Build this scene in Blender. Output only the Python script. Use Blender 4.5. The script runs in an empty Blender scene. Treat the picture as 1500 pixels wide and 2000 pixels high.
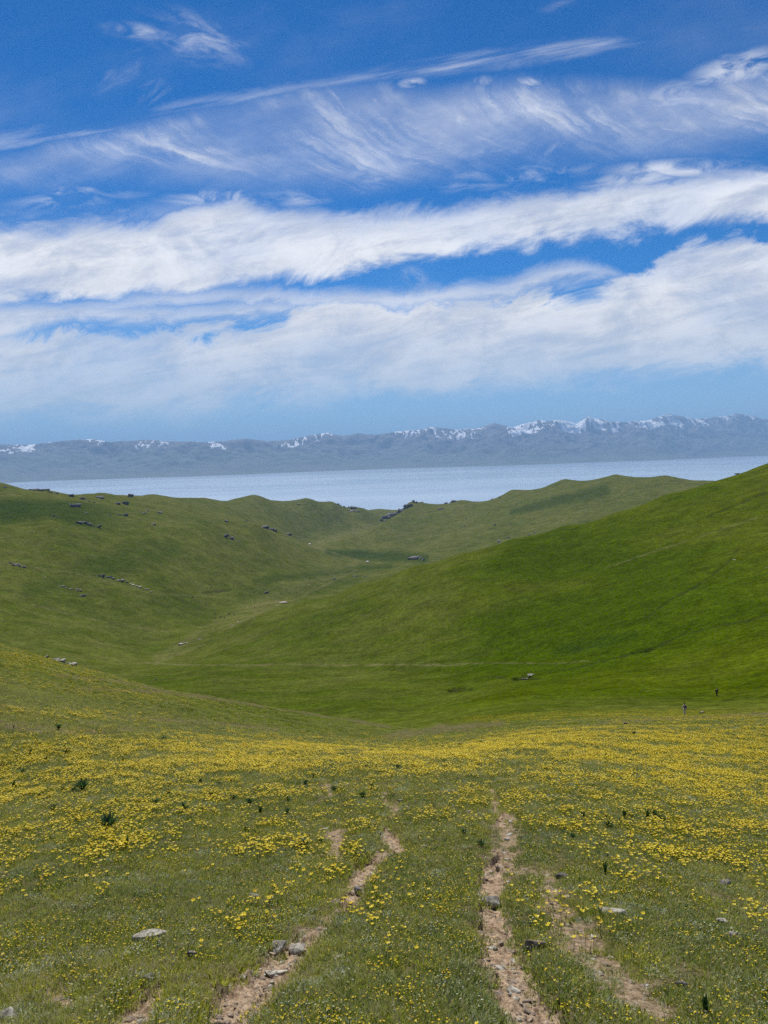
import bpy, bmesh, math, random
import numpy as np
from mathutils import Vector, Matrix
rng = np.random.default_rng(7); random.seed(7)
SC = bpy.context.scene
COL = SC.collection

# ------------------------------------------------------------------ camera
F = 1500.0                                   # focal length in pixels of the 1500x2000 photograph
PITCH, ROLL = math.radians(3.93), math.radians(1.70)
RIGHT0, FWD, UP0 = np.array([1., 0, 0]), np.array([0, math.cos(PITCH), -math.sin(PITCH)]), np.array([0, math.sin(PITCH), math.cos(PITCH)])
RIGHT = RIGHT0*math.cos(ROLL) - UP0*math.sin(ROLL)
UP = UP0*math.cos(ROLL) + RIGHT0*math.sin(ROLL)
cam_d = bpy.data.cameras.new('camera'); cam = bpy.data.objects.new('camera', cam_d); COL.objects.link(cam)
cam_d.sensor_fit = 'VERTICAL'; cam_d.sensor_height = 24; cam_d.sensor_width = 18; cam_d.lens = 24*F/2000
cam_d.clip_start = 0.1; cam_d.clip_end = 150000
cam.matrix_world = Matrix(((RIGHT[0], UP[0], -FWD[0], 0), (RIGHT[1], UP[1], -FWD[1], 0), (RIGHT[2], UP[2], -FWD[2], 0), (0, 0, 0, 1)))
SC.camera = cam

# ------------------------------------------------------------------ light and sky
SUN_EL, SUN_AZ = math.radians(52), math.radians(-14)      # azimuth from +Y towards +X
EXPOSURE = 0.35
SC.view_settings.view_transform = 'Standard'; SC.view_settings.look = 'None'
SC.render.engine = 'CYCLES'; SC.cycles.use_denoising = False
SC.view_settings.exposure = EXPOSURE; SC.view_settings.gamma = 1
sd = Vector((math.sin(SUN_AZ)*math.cos(SUN_EL), math.cos(SUN_AZ)*math.cos(SUN_EL), math.sin(SUN_EL)))
sun_d = bpy.data.lights.new('sun', 'SUN'); sun_d.energy = 4.8; sun_d.angle = math.radians(0.5); sun_d.color = (1, 0.955, 0.89)
sun = bpy.data.objects.new('sun', sun_d); COL.objects.link(sun)
sun.rotation_euler = sd.to_track_quat('Z', 'Y').to_euler()

class NT:
    """small helper to write node trees as expressions"""
    def __init__(s, tree): s.t = tree; s.n = tree.nodes; s.l = tree.links
    def new(s, typ, **kw):
        nd = s.n.new(typ)
        for k, v in kw.items(): setattr(nd, k, v)
        return nd
    def set(s, sock, v):
        if isinstance(v, bpy.types.NodeSocket): s.l.new(v, sock)
        elif v is not None:
            if sock.type == 'RGBA' and len(v) == 3: v = (*v, 1)
            sock.default_value = v
    def m(s, op, a, b=None, c=None, clamp=False):
        nd = s.new('ShaderNodeMath', operation=op, use_clamp=clamp)
        s.set(nd.inputs[0], a)
        if b is not None: s.set(nd.inputs[1], b)
        if c is not None: s.set(nd.inputs[2], c)
        return nd.outputs[0]
    def ss(s, x, a, b, o0=0.0, o1=1.0):
        nd = s.new('ShaderNodeMapRange', interpolation_type='SMOOTHSTEP')
        s.set(nd.inputs['Value'], x); s.set(nd.inputs['From Min'], a); s.set(nd.inputs['From Max'], b)
        s.set(nd.inputs['To Min'], o0); s.set(nd.inputs['To Max'], o1)
        return nd.outputs[0]
    def xyz(s, x, y, z=0.0):
        nd = s.new('ShaderNodeCombineXYZ'); s.set(nd.inputs[0], x); s.set(nd.inputs[1], y); s.set(nd.inputs[2], z); return nd.outputs[0]
    def sep(s, v):
        nd = s.new('ShaderNodeSeparateXYZ'); s.set(nd.inputs[0], v); return nd.outputs
    def noise(s, vec, scale, detail=4, rough=.5, dist=0.0):
        nd = s.new('ShaderNodeTexNoise'); s.set(nd.inputs['Vector'], vec); s.set(nd.inputs['Scale'], scale)
        nd.inputs['Detail'].default_value = detail; nd.inputs['Roughness'].default_value = rough; nd.inputs['Distortion'].default_value = dist
        return nd.outputs['Fac']
    def vmul(s, v, k):
        nd = s.new('ShaderNodeVectorMath', operation='MULTIPLY'); s.set(nd.inputs[0], v); nd.inputs[1].default_value = k; return nd.outputs[0]
    def mix(s, f, a, b, mode='MIX'):
        nd = s.new('ShaderNodeMix', data_type='RGBA', blend_type=mode); s.set(nd.inputs[0], f); s.set(nd.inputs[6], a); s.set(nd.inputs[7], b); return nd.outputs[2]
    def attr(s, name, typ='GEOMETRY'):
        nd = s.new('ShaderNodeAttribute', attribute_name=name, attribute_type=typ); return nd.outputs

def pix_dir(px, py):
    px = np.asarray(px, float); py = np.asarray(py, float)
    return FWD*F + RIGHT*(px[..., None]-750) + UP*(1000-py[..., None])
def pix_uv(px, py):
    d = pix_dir(px, py); return d[..., 0]/d[..., 1], d[..., 2]/d[..., 1]

world = bpy.data.worlds.new('World'); SC.world = world; world.use_nodes = True
def build_sky():
    t = world.node_tree; t.nodes.clear(); k = NT(t)
    out = k.new('ShaderNodeOutputWorld'); bg = k.new('ShaderNodeBackground'); k.l.new(bg.outputs[0], out.inputs[0])
    sky = k.new('ShaderNodeTexSky', sky_type='NISHITA'); sky.sun_disc = False
    sky.sun_elevation = SUN_EL; sky.sun_rotation = SUN_AZ; sky.altitude = 3300; sky.air_density = 1.0; sky.dust_density = 0.3; sky.ozone_density = 2.5
    tc = k.new('ShaderNodeTexCoord'); d = k.sep(tc.outputs['Generated'])
    y = k.m('MAXIMUM', k.m('ABSOLUTE', d[1]), 0.06)
    u = k.m('DIVIDE', d[0], y); v = k.m('DIVIDE', d[2], y)
    hs = k.new('ShaderNodeHueSaturation'); k.set(hs.inputs['Color'], sky.outputs[0])
    hs.inputs['Saturation'].default_value = 1.22; hs.inputs['Value'].default_value = 1.0
    base = k.vmul(hs.outputs[0], (SKY*.05, SKY*.80, SKY*1.16))
    lowk = k.ss(v, .0, .24, 1.0, 0.0); base = k.mix(k.m('MULTIPLY', lowk, .75), base, (.40, .55, .68))
    # tilt the coordinates along the cloud bands
    TL = 0.16
    vt = k.m('SUBTRACT', v, k.m('MULTIPLY', u, TL))
    P = k.xyz(u, vt, 0.0)
    n1 = k.noise(k.vmul(P, (3.2, 7.0, 1)), 1.0, 7, .60)
    n2 = k.noise(k.vmul(k.xyz(u, vt, 3.7), (9, 17, 1)), 1.0, 9, .68, .5)
    w1 = k.m('SUBTRACT', n1, .5); w2 = k.m('SUBTRACT', n2, .5)
    tt = k.m('DIVIDE', k.m('ADD', u, .7), 1.4)
    def curve(pts):
        uu, vv = pix_uv([p[0] for p in pts], [p[1] for p in pts])
        nd = k.new('ShaderNodeFloatCurve'); cm = nd.mapping; cm.use_clip = False
        xs = (uu+.7)/1.4; ys = vv/0.9+.1
        c = cm.curves[0]
        c.points[0].location = (0, ys[0]); c.points[1].location = (1, ys[-1])
        for X, Y in zip(xs, ys): c.points.new(X, Y)
        cm.update(); k.set(nd.inputs['Value'], tt)
        return k.m('MULTIPLY', k.m('SUBTRACT', nd.outputs[0], .1), .9)
    def band(top, bot, st, sb, a1, a2, lo=-.1):
        vv = k.m('ADD', v, k.m('ADD', k.m('MULTIPLY', w1, a1), k.m('MULTIPLY', w2, a2)))
        A = k.ss(k.m('SUBTRACT', curve(top), vv), -st, st); B = k.ss(k.m('SUBTRACT', vv, curve(bot)), -sb, sb)
        return k.m('MULTIPLY', A, B)
    b1 = band([(-100, 445), (0, 445), (150, 440), (300, 425), (430, 400), (560, 430), (800, 428), (1000, 400), (1200, 375), (1500, 335), (1600, 330)],
              [(-100, 595), (0, 590), (200, 582), (400, 572), (500, 556), (700, 515), (900, 490), (1100, 475), (1300, 455), (1500, 436), (1600, 430)], .018, .013, .075, .075)
    b2 = band([(-100, 655), (0, 668), (200, 655), (420, 652), (545, 640), (590, 598), (750, 588), (950, 585), (1050, 570), (1150, 572), (1250, 540), (1340, 498), (1500, 482), (1600, 480)],
              [(-100, 838), (0, 830), (200, 815), (450, 795), (700, 775), (900, 765), (1050, 752), (1200, 738), (1350, 712), (1500, 700), (1600, 690)], .010, .022, .060, .105)
    b3 = band([(-100, 590), (0, 596), (130, 600), (250, 606), (400, 606), (540, 592), (600, 600), (700, 640), (1600, 660)],
              [(-100, 670), (0, 670), (60, 650), (130, 630), (250, 632), (400, 628), (540, 616), (600, 604), (700, 650), (1600, 680)], .012, .012, .03, .04)
    b5 = band([(-100, 700), (0, 640), (900, 560), (980, 556), (1060, 528), (1180, 526), (1240, 556), (1600, 640)],
              [(-100, 720), (0, 660), (900, 590), (980, 585), (1060, 560), (1180, 545), (1240, 558), (1600, 670)], .012, .012, .04, .05)
    b6 = band([(-100, 560), (500, 600), (560, 572), (650, 538), (760, 530), (830, 520), (870, 560), (1600, 640)],
              [(-100, 600), (500, 604), (560, 596), (650, 590), (760, 575), (830, 560), (870, 566), (1600, 680)], .025, .02, .04, .08)
    n4 = k.noise(k.vmul(k.xyz(u, vt, 8.1), (5, 30, 1)), 1.0, 8, .66, .5)
    tex = k.ss(n1, .28, .58, .68, 1.0); tex2 = k.ss(k.m('ADD', k.m('MULTIPLY', n2, .5), k.m('MULTIPLY', n4, .5)), .36, .54, .74, 1.0)
    tx = k.m('MULTIPLY', tex, tex2)
    thick = k.m('MAXIMUM', k.m('MULTIPLY', b1, k.m('MULTIPLY', tx, .95)), k.m('MULTIPLY', b2, k.m('MULTIPLY', k.m('MULTIPLY', tx, k.ss(v, .03, .21, .50, 1.0)), .97)))
    thick = k.m('MAXIMUM', thick, k.m('MULTIPLY', b3, k.m('MULTIPLY', tx, .85)))
    thick = k.m('MAXIMUM', thick, k.m('MULTIPLY', b5, k.m('MULTIPLY', tx, .75)))
    # ---- cirrus fan: filaments that fall from a top line and bend to the right
    top = curve([(-100, 260), (200, 238), (400, 200), (650, 172), (800, 168), (1000, 165), (1150, 170), (1350, 160), (1500, 120), (1600, 90)])
    h = k.m('MAXIMUM', k.m('SUBTRACT', top, v), 0.0)
    low = k.noise(k.vmul(P, (4, 4, 1)), 1.0, 3)
    hp = k.m('POWER', k.m('ADD', h, .004), 1.62)
    q = k.m('ADD', k.m('SUBTRACT', u, k.m('MULTIPLY', hp, 5.6)), k.m('MULTIPLY', low, .10))
    st1 = k.noise(k.xyz(k.m('ADD', k.m('MULTIPLY', q, 24), k.m('MULTIPLY', w2, 1.6)), k.m('MULTIPLY', h, 7), 0), 1.0, 8, .70, .5)
    st2 = k.noise(k.xyz(k.m('MULTIPLY', q, 5), k.m('MULTIPLY', h, 7), 4), 1.0, 4, .6)
    body = band([(-100, 330), (250, 262), (400, 225), (620, 182), (700, 178), (820, 186), (1000, 170), (1150, 175), (1350, 170), (1500, 150), (1600, 130)],
                [(-100, 345), (250, 330), (400, 345), (620, 352), (700, 345), (820, 330), (1000, 305), (1150, 290), (1350, 275), (1500, 255), (1600, 240)], .02, .035, .04, .03)
    st = k.m('MULTIPLY', k.ss(st1, .36, .78, .0, .85), k.ss(st2, .36, .66))
    fan = k.m('MULTIPLY', body, k.m('ADD', k.m('MULTIPLY', st, 1.0), k.ss(n1, .35, .70, .10, .38)))
    # a lower bright edge of the fan
    fe = band([(-100, 420), (400, 395), (560, 372), (680, 335), (800, 308), (900, 292), (1050, 280), (1250, 255), (1400, 232), (1600, 225)],
              [(-100, 425), (400, 402), (560, 392), (680, 352), (800, 335), (900, 322), (1050, 300), (1250, 268), (1400, 250), (1600, 245)], .016, .016, .05, .05)
    fan = k.m('MAXIMUM', fan, k.m('MULTIPLY', fe, k.ss(n2, .36, .66, 0, .62)))
    # long thin streak
    sk = band([(-100, 262), (0, 258), (100, 250), (200, 240), (350, 205), (500, 178), (700, 145), (900, 112), (1050, 94), (1180, 76), (1230, 78), (1600, 40)],
              [(-100, 285), (0, 285), (100, 270), (200, 262), (350, 225), (500, 190), (700, 158), (900, 138), (1050, 122), (1180, 92), (1230, 79), (1600, 41)], .010, .010, .03, .025)
    skn = k.noise(k.vmul(P, (5, 60, 1)), 1.0, 5, .6)
    fan = k.m('MAXIMUM', fan, k.m('MULTIPLY', sk, k.ss(skn, .40, .68, .03, .42)))
    # upper left and right wisps
    def blob(px, py, rx, ry, ang, lo, hi, amt):
        cu, cv = pix_uv(px, py); du = k.m('SUBTRACT', u, float(cu)); dv = k.m('SUBTRACT', v, float(cv)); c, s_ = math.cos(ang), math.sin(ang)
        a = k.m('ADD', k.m('MULTIPLY', du, c), k.m('MULTIPLY', dv, s_)); b = k.m('SUBTRACT', k.m('MULTIPLY', dv, c), k.m('MULTIPLY', du, s_))
        r = k.m('SQRT', k.m('ADD', k.m('POWER', k.m('MULTIPLY', k.m('ABSOLUTE', a), F/rx), 2), k.m('POWER', k.m('MULTIPLY', k.m('ABSOLUTE', b), F/ry), 2)))
        g = k.ss(r, 1.0, .1)
        nn = k.noise(k.xyz(k.m('MULTIPLY', a, 12), k.m('MULTIPLY', b, 34), px*.01), 1.0, 6, .65, .8)
        return k.m('MULTIPLY', g, k.ss(nn, lo, hi, 0, amt))
    for bl in [(270, 62, 90, 22, -.15, .38, .64, .48), (380, 75, 150, 60, -.35, .40, .72, .42), (300, 180, 60, 30, .4, .45, .7, .3), (230, 140, 90, 40, .5, .45, .7, .22),
               (120, 318, 130, 30, 0, .45, .7, .3), (1440, 135, 130, 45, .25, .3, .6, .62), (1340, 190, 260, 50, .15, .36, .66, .45), (1330, 245, 120, 30, 0, .36, .66, .5),
               (1330, 330, 190, 26, .0, .32, .6, .75), (1240, 350, 140, 26, .1, .34, .6, .6), (940, 158, 32, 14, 0, .36, .7, .5), (1035, 160, 36, 14, -.2, .3, .6, .6),
               (805, 162, 36, 14, .1, .3, .6, .6), (668, 210, 70, 26, -.9, .36, .7, .55), (750, 210, 70, 24, -.9, .36, .7, .55), (870, 220, 120, 34, -.45, .36, .7, .55), (1060, 200, 80, 22, -.5, .3, .62, .55),
               (440, 390, 170, 30, 0, .40, .7, .6), (600, 385, 80, 24, .1, .40, .7, .6), (812, 545, 44, 30, -.6, .40, .7, .5), (150, 385, 200, 40, .1, .42, .7, .4), (1090, 12, 50, 14, .2, .42, .7, .12),
               (1000, 345, 260, 36, .05, .42, .7, .35)]:
        fan = k.m('MAXIMUM', fan, blob(*bl))
    veil = k.m('MULTIPLY', k.ss(n1, .45, .8, 0, .08), k.ss(v, .05, .3))
    up = k.ss(v, 0.52, .66, 1.0, .55)
    fan = k.m('MULTIPLY', k.m('MAXIMUM', fan, veil), up)
    dens = k.m('MAXIMUM', thick, fan, clamp=True)
    # generic scattered cloud for the rest of the sky vault outside the two bands
    side = k.ss(k.m('ABSOLUTE', u), .8, 1.2)
    gen = k.ss(k.noise(k.vmul(tc.outputs['Generated'], (2, 2, 9)), 1.0, 6, .6), .46, .68, 0, .8)
    dens = k.m('ADD', k.m('MULTIPLY', dens, k.m('SUBTRACT', 1.0, side)), k.m('MULTIPLY', gen, side))
    dens = k.m('MULTIPLY', dens, k.ss(v, 0.015, .09))
    shade = k.ss(k.m('ADD', k.m('MULTIPLY', n2, .6), k.m('MULTIPLY', n4, .4)), .38, .60, .84, 1.08)
    cc = k.mix(k.ss(v, .08, .35), (.72, .705, .69), (.78, .785, .80))
    cc = k.mix(1.0, cc, k.xyz(shade, shade, shade), 'MULTIPLY')
    fin = k.mix(dens, base, cc)
    k.set(bg.inputs[0], fin); bg.inputs[1].default_value = 1.0
SKY = 0.070
build_sky()
try: world.cycles.sampling_method = 'MANUAL'; world.cycles.sample_map_resolution = 512
except Exception: pass

# ------------------------------------------------------------------ numpy noise
_perm = rng.permutation(4096); _gx = np.cos(_perm*2*np.pi/4096); _gy = np.sin(_perm*2*np.pi/4096)
def perlin(x, y, seed=0):
    xi = np.floor(x).astype(np.int64); yi = np.floor(y).astype(np.int64); xf = x-xi; yf = y-yi
    def g(ix, iy, dx, dy):
        h = _perm[(ix*73856093 ^ iy*19349663 ^ (seed*83492791)) & 4095]; return _gx[h]*dx+_gy[h]*dy
    a = xf*xf*xf*(xf*(xf*6-15)+10); b = yf*yf*yf*(yf*(yf*6-15)+10)
    n0 = g(xi, yi, xf, yf)*(1-a)+g(xi+1, yi, xf-1, yf)*a; n1 = g(xi, yi+1, xf, yf-1)*(1-a)+g(xi+1, yi+1, xf-1, yf-1)*a
    return (n0*(1-b)+n1*b)*1.5
def fbm(x, y, wl, octv=4, seed=0, gain=.5):
    s = 0; a = 1.0; t = 0
    for o in range(octv): s = s+a*perlin(x/wl+o*17.3, y/wl-o*9.1, seed+o); t += a; a *= gain; wl /= 2.03
    return s/t
def sst(x, a, b):
    t = np.clip((x-a)/(b-a), 0, 1); return t*t*(3-2*t)
def project(x, y, z):
    P = np.stack([x, y, z], -1); dd = P@FWD; dd = np.where(dd > .05, dd, .05)
    return 750+F*(P@RIGHT)/dd, 1000-F*(P@UP)/dd

# ------------------------------------------------------------------ terrain: thin-plate surface of slope z/r over (azimuth, log r)
CTRL = []
def cp(px, py, r): d = pix_dir(px, py); CTRL.append((math.atan2(d[0], d[1]), math.log(r), d[2]/math.hypot(d[0], d[1])))
def cz(px, z, r): d = pix_dir(px, 900); CTRL.append((math.atan2(d[0], d[1]), math.log(r), z/r))
EYE = 1.6
def slope_near(a): return -0.312 + .030*sst(-a, 0.05, .45) - .004*sst(a, .1, .45)
for px in range(-500, 2001, 250):
    d = pix_dir(px, 1600); a = math.atan2(d[0], d[1])
    for r in (5, 8, 12, 17): CTRL.append((a, math.log(r), -EYE/r+float(slope_near(a))))
T = """
0 1400 26;0 1330 42;0 1262 62;0 1345 110;0 1370 180;0 1310 400;0 1240 600;0 1180 720;0 1100 900;0 1032 1050;0 1025 1150;0 1005 1300;0 965 1480;0 941 1580;0 960 1800
100 1405 27;100 1345 44;100 1288 66;100 1370 120;100 1390 180;100 1320 400;100 1250 610;100 1100 930;100 1016 1120;100 1008 1200;100 985 1400;100 958 1600;100 975 1850
200 1420 28;200 1365 46;200 1315 70;200 1390 120;200 1400 180;200 1330 400;200 1262 620;200 1100 960;200 1022 1250;200 985 1500;200 965 1800;200 985 2100
300 1430 30;300 1380 50;300 1340 75;300 1410 125;300 1410 180;300 1350 320;300 1297 520;300 1262 660;300 1160 880;300 1080 1080;300 1012 1450;300 985 1750;300 966 2100;300 985 2500
400 1440 32;400 1395 54;400 1358 80;400 1425 130;400 1415 190;400 1355 290;400 1297 450;400 1262 590;400 1234 650;400 1236 720;400 1212 820;400 1160 980;400 1080 1200;400 1012 1550;400 1002 1850;400 974 2250;400 990 2700
500 1448 34;500 1408 58;500 1377 86;500 1435 130;500 1415 190;500 1360 280;500 1297 420;500 1245 560;500 1202 650;500 1205 730;500 1186 900;500 1150 1100;500 1090 1350;500 1022 1650;500 1030 1850;500 1005 2250;500 968 2700;500 985 3200
600 1455 36;600 1422 60;600 1394 92;600 1440 130;600 1415 190;600 1360 270;600 1297 400;600 1230 530;600 1174 660;600 1190 800;600 1150 1150;600 1120 1400;600 1085 1680;600 1064 1880;600 1062 2250;600 1040 2500;600 1010 2700;600 974 2950;600 990 3400
700 1462 36;700 1435 60;700 1406 98;700 1430 135;700 1400 190;700 1350 270;700 1297 390;700 1225 500;700 1142 680;700 1170 820;700 1145 1200;700 1108 1600;700 1085 1950;700 1056 2250;700 991 3150;700 1001 3500;700 996 4200
800 1472 33;800 1442 58;800 1416 100;800 1412 140;800 1388 200;800 1345 270;800 1297 370;800 1210 470;800 1110 650;800 1140 850;800 1128 1200;800 1096 1700;800 1080 2000;800 1050 2300;800 1015 2600;800 981 2820;800 1000 3300;800 992 4300
900 1458 36;900 1436 60;900 1410 100;900 1385 170;900 1345 250;900 1297 350;900 1200 450;900 1082 640;900 1125 900;900 1120 1300;900 1078 1800;900 1040 2150;900 1010 2500;900 978 2850;900 1000 3300
1000 1440 42;1000 1420 65;1000 1396 110;1000 1370 165;1000 1335 225;1000 1297 320;1000 1200 420;1000 1053 680;1000 1100 950;1000 1100 1300;1000 1045 1900;1000 1010 2200;1000 985 2500;1000 957 2850;1000 985 3300
1100 1424 48;1100 1412 65;1100 1393 105;1100 1365 160;1100 1330 220;1100 1290 300;1100 1200 395;1100 1100 545;1100 1029 700;1100 1075 950;1100 1080 1400;1100 1010 2000;1100 970 2400;1100 937 2750;1100 965 3200
1200 1416 52;1200 1408 68;1200 1390 105;1200 1362 155;1200 1320 215;1200 1270 290;1200 1180 390;1200 1080 540;1200 1002 740;1200 1060 1000;1200 1060 1500;1200 985 2050;1200 950 2350;1200 928 2650;1200 955 3100
1300 1418 50;1300 1405 70;1300 1390 108;1300 1362 155;1300 1315 215;1300 1250 290;1300 1150 400;1300 1050 560;1300 967 780;1300 1030 1050;1300 1040 1500;1300 960 2150;1300 928 2550;1300 955 3000
1400 1420 48;1400 1405 68;1400 1388 108;1400 1362 155;1400 1310 205;1400 1240 275;1400 1150 370;1400 1040 530;1400 941 810;1400 1010 1100;1400 1020 1600;1400 941 2450;1400 975 3000
1500 1422 46;1500 1405 66;1500 1386 108;1500 1355 155;1500 1300 200;1500 1230 265;1500 1150 350;1500 1040 500;1500 906 850;1500 985 1200;1500 1000 1700;1500 962 2400;1500 990 3000
650 1075 1950;650 1058 2250;650 1050 2500;650 1022 2800;650 982 3000;650 996 3400
690 1050 2250;690 1043 2400;690 1046 2650;690 1020 2900;740 1060 2200;740 1025 2520;740 1034 2760;740 1012 3200;740 994 3950;740 1002 4400
770 1040 2350;770 1005 2650;770 1018 2900;770 996 3900;770 1004 4400
-200 1215 62;-200 1330 130;-200 1310 200;-200 1230 560;-200 1100 850;-200 1010 1100;-200 930 1500;-200 960 1900
-500 1150 62;-500 1230 130;-500 1230 250;-500 1150 600;-500 1000 1000;-500 920 1400;-500 960 1900
1700 1400 60;1700 1330 150;1700 1230 230;1700 1100 330;1700 980 500;1700 840 900;1700 940 1300;1700 990 2000
2000 1380 60;2000 1300 150;2000 1180 230;2000 1000 350;2000 880 520;2000 780 950;2000 900 1500"""
for ln in T.strip().split('\n'):
    for e in ln.split(';'): cp(*[float(q) for q in e.split()])
for px in range(-500, 2001, 200): cz(px, -306, 5200)
for px in (0, 200, 400, 1000, 1200, 1400, 1700): cz(px, -285, 4300)
CT = np.array(CTRL); KA = 6.0
def _tps(r2): return .5*r2*np.log(r2+1e-9)
def _solve():
    X = np.stack([CT[:, 0]*KA, CT[:, 1]], 1); n = len(X)
    K = _tps(((X[:, None]-X[None])**2).sum(-1)) + np.eye(n)*1e-3
    P = np.hstack([np.ones((n, 1)), X]); A = np.zeros((n+3, n+3)); A[:n, :n] = K; A[:n, n:] = P; A[n:, :n] = P.T
    b = np.zeros(n+3); b[:n] = CT[:, 2]; s = np.linalg.solve(A, b); return X.astype(np.float32), s.astype(np.float32)
RX, RW = _solve()
def T_eval(a, L):
    out = np.empty(a.size, np.float32); af = np.clip(a.ravel(), -.62, .62)*KA; Lf = L.ravel(); n = len(RX)
    for i in range(0, a.size, 40000):
        q = slice(i, i+40000); A = af[q].astype(np.float32); B = Lf[q].astype(np.float32)
        r2 = (A[:, None]-RX[:, 0])**2 + (B[:, None]-RX[:, 1])**2
        out[q] = _tps(r2)@RW[:n] + RW[n]+RW[n+1]*A+RW[n+2]*B
    return out.reshape(a.shape)

# fine in front of the camera, coarse elsewhere
az_f = np.arange(-42, 42.001, .115); az_r = np.arange(45, 315.1, 3.0)
AZ = np.radians(np.concatenate([az_f, az_r])); LR = np.concatenate([np.linspace(math.log(.35), math.log(2.2), 60)[:-1], np.linspace(math.log(2.2), math.log(5300), 1420)])
NA, NR = len(AZ), len(LR)
A2, L2 = np.meshgrid(AZ, LR); R2 = np.exp(L2); A2w = (A2+np.pi) % (2*np.pi)-np.pi
X2, Y2 = R2*np.sin(A2w), R2*np.cos(A2w)
def base_height():
    fr = slice(0, len(az_f)); Tn = -EYE/R2+slope_near(A2w)
    # turned away from the view the slope keeps climbing as a plane through the camera's feet
    back = np.clip(-.312*np.cos(A2w), -.31, .31); wb = sst(np.abs(A2w), math.radians(40), math.radians(75))
    Tn = Tn*(1-wb) + (-EYE/R2+back)*wb
    Tf = Tn.copy(); sel = np.abs(A2w) < math.radians(76)
    cols = np.where(np.abs((AZ+np.pi) % (2*np.pi)-np.pi) < math.radians(76))[0]
    Tf[:, cols] = T_eval(A2w[:, cols], L2[:, cols])
    w = sst(L2, math.log(7), math.log(22)); Tff = Tn*(1-w)+Tf*w
    backf = back*80/(80+R2)-EYE/R2
    Z = R2*(Tff*(1-wb)+backf*wb)
    fall = sst(R2, 4600, 5250); Z = Z*(1-fall)+(-306)*fall
    return Z
Z2 = base_height()
PX, PY = project(X2, Y2, Z2)
# undulation at several scales
Z2 += sst(R2, 900, 1800)*(1-sst(R2, 4300, 4900))*(fbm(X2, Y2, 420, 4, 1)*6) + sst(R2, 170, 500)*fbm(X2, Y2, 90, 4, 5)*2.2
rid = 1-np.abs(fbm(X2, Y2, 160, 3, 9))*3.0
Z2 += sst(R2, 500, 1200)*np.clip(rid, -1, 1)*2.6
Z2 += sst(R2, 18, 60)*fbm(X2, Y2, 9, 4, 13)*.30 + (1-sst(R2, 60, 150))*(fbm(X2, Y2, .9, 4, 17)*.035+fbm(X2, Y2, 3.0, 2, 19)*.05)
PX, PY = project(X2, Y2, Z2)

def poly_mask(pts, rmin, rmax, soft=.45, ragged=.0, rs=14.0, sq=1.0):
    """0..1 mask of a stroke along the ground (points: px, py, width) on the sheet between two distances"""
    m = np.zeros_like(PX); pr = [p[0] for p in pts]; pyy = [p[1] for p in pts]; W = max(p[2] for p in pts)
    ii = np.where((PX > min(pr)-W*2) & (PX < max(pr)+W*2) & (PY > min(pyy)-W*2) & (PY < max(pyy)+W*2) & (R2 > rmin) & (R2 < rmax) & (np.abs(A2w) < 1.2))
    x, y = PX[ii], PY[ii]; best = np.full(x.shape, 9.0)
    wob = perlin(x/rs, y/rs*sq, 3)*ragged + perlin(x/rs*2.3, y/rs*2.3*sq, 8)*ragged*.6
    for (x0, y0, w0), (x1, y1, w1) in zip(pts[:-1], pts[1:]):
        dx, dy = x1-x0, y1-y0; t = np.clip(((x-x0)*dx+(y-y0)*dy)/(dx*dx+dy*dy+1e-6), 0, 1)
        w = (w0+(w1-w0)*t)*.5; best = np.minimum(best, np.hypot(x-x0-dx*t, (y-y0-dy*t)*sq)/w)
    m[ii] = 1-sst(best+wob, 1-soft, 1+soft); return m
dirt = np.zeros_like(PX)
PATHS = [[(962, 1532, 12), (964, 1552, 20), (972, 1585, 22), (985, 1606, 18)], [(975, 1672, 20), (960, 1705, 50), (958, 1760, 58), (968, 1820, 74), (988, 1880, 88), (1012, 1940, 98), (1048, 2005, 118), (1080, 2060, 140)],
         [(750, 1538, 14), (756, 1566, 16), (778, 1576, 20)], [(770, 1580, 16), (756, 1605, 18), (756, 1632, 30), (785, 1652, 36)],
         [(730, 1680, 26), (700, 1715, 46), (684, 1750, 40)],
         [(600, 1838, 30), (565, 1868, 66), (520, 1905, 84), (475, 1950, 86), (430, 2000, 92), (390, 2060, 100)],
         [(330, 1925, 30), (290, 1958, 52), (245, 1998, 60)]]
SOFTP = [[(1068, 1725, 56), (1085, 1775, 66), (1105, 1815, 60), (1140, 1850, 76), (1185, 1895, 76), (1220, 1925, 60), (1300, 1990, 60)],
         [(655, 1632, 40), (655, 1665, 36)], [(640, 1528, 26), (642, 1545, 24)], [(984, 1600, 40), (992, 1645, 50), (985, 1690, 60)], [(600, 1835, 40), (650, 1790, 30), (684, 1752, 34)], [(735, 1678, 30), (770, 1655, 26)], [(100, 1945, 50), (140, 1950, 40)], [(780, 1902, 26), (830, 1900, 14)],
         [(1005, 1528, 12), (1025, 1500, 8)]]
PATHS = [[(a, b, w*(1.0+.14*(b > 1700))) for a, b, w in p] for p in PATHS]
for p in PATHS: dirt = np.maximum(dirt, poly_mask(p, 1.5, 60, .34, .62, 15))
soft_d = np.zeros_like(PX)
for p in SOFTP: soft_d = np.maximum(soft_d, poly_mask([(a, b, w*1.2) for a, b, w in p], 1.5, 80, .6, .7, 13)*.72)
rut = np.maximum(dirt, soft_d*.5)
Z2 -= rut*.045*np.clip(R2/4, .6, 2.0)
Z2 += dirt*(fbm(X2, Y2, .13, 3, 31)*.040+fbm(X2, Y2, .045, 2, 33)*.018)*(R2 < 25)
dirt = np.maximum(dirt, soft_d)
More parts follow.
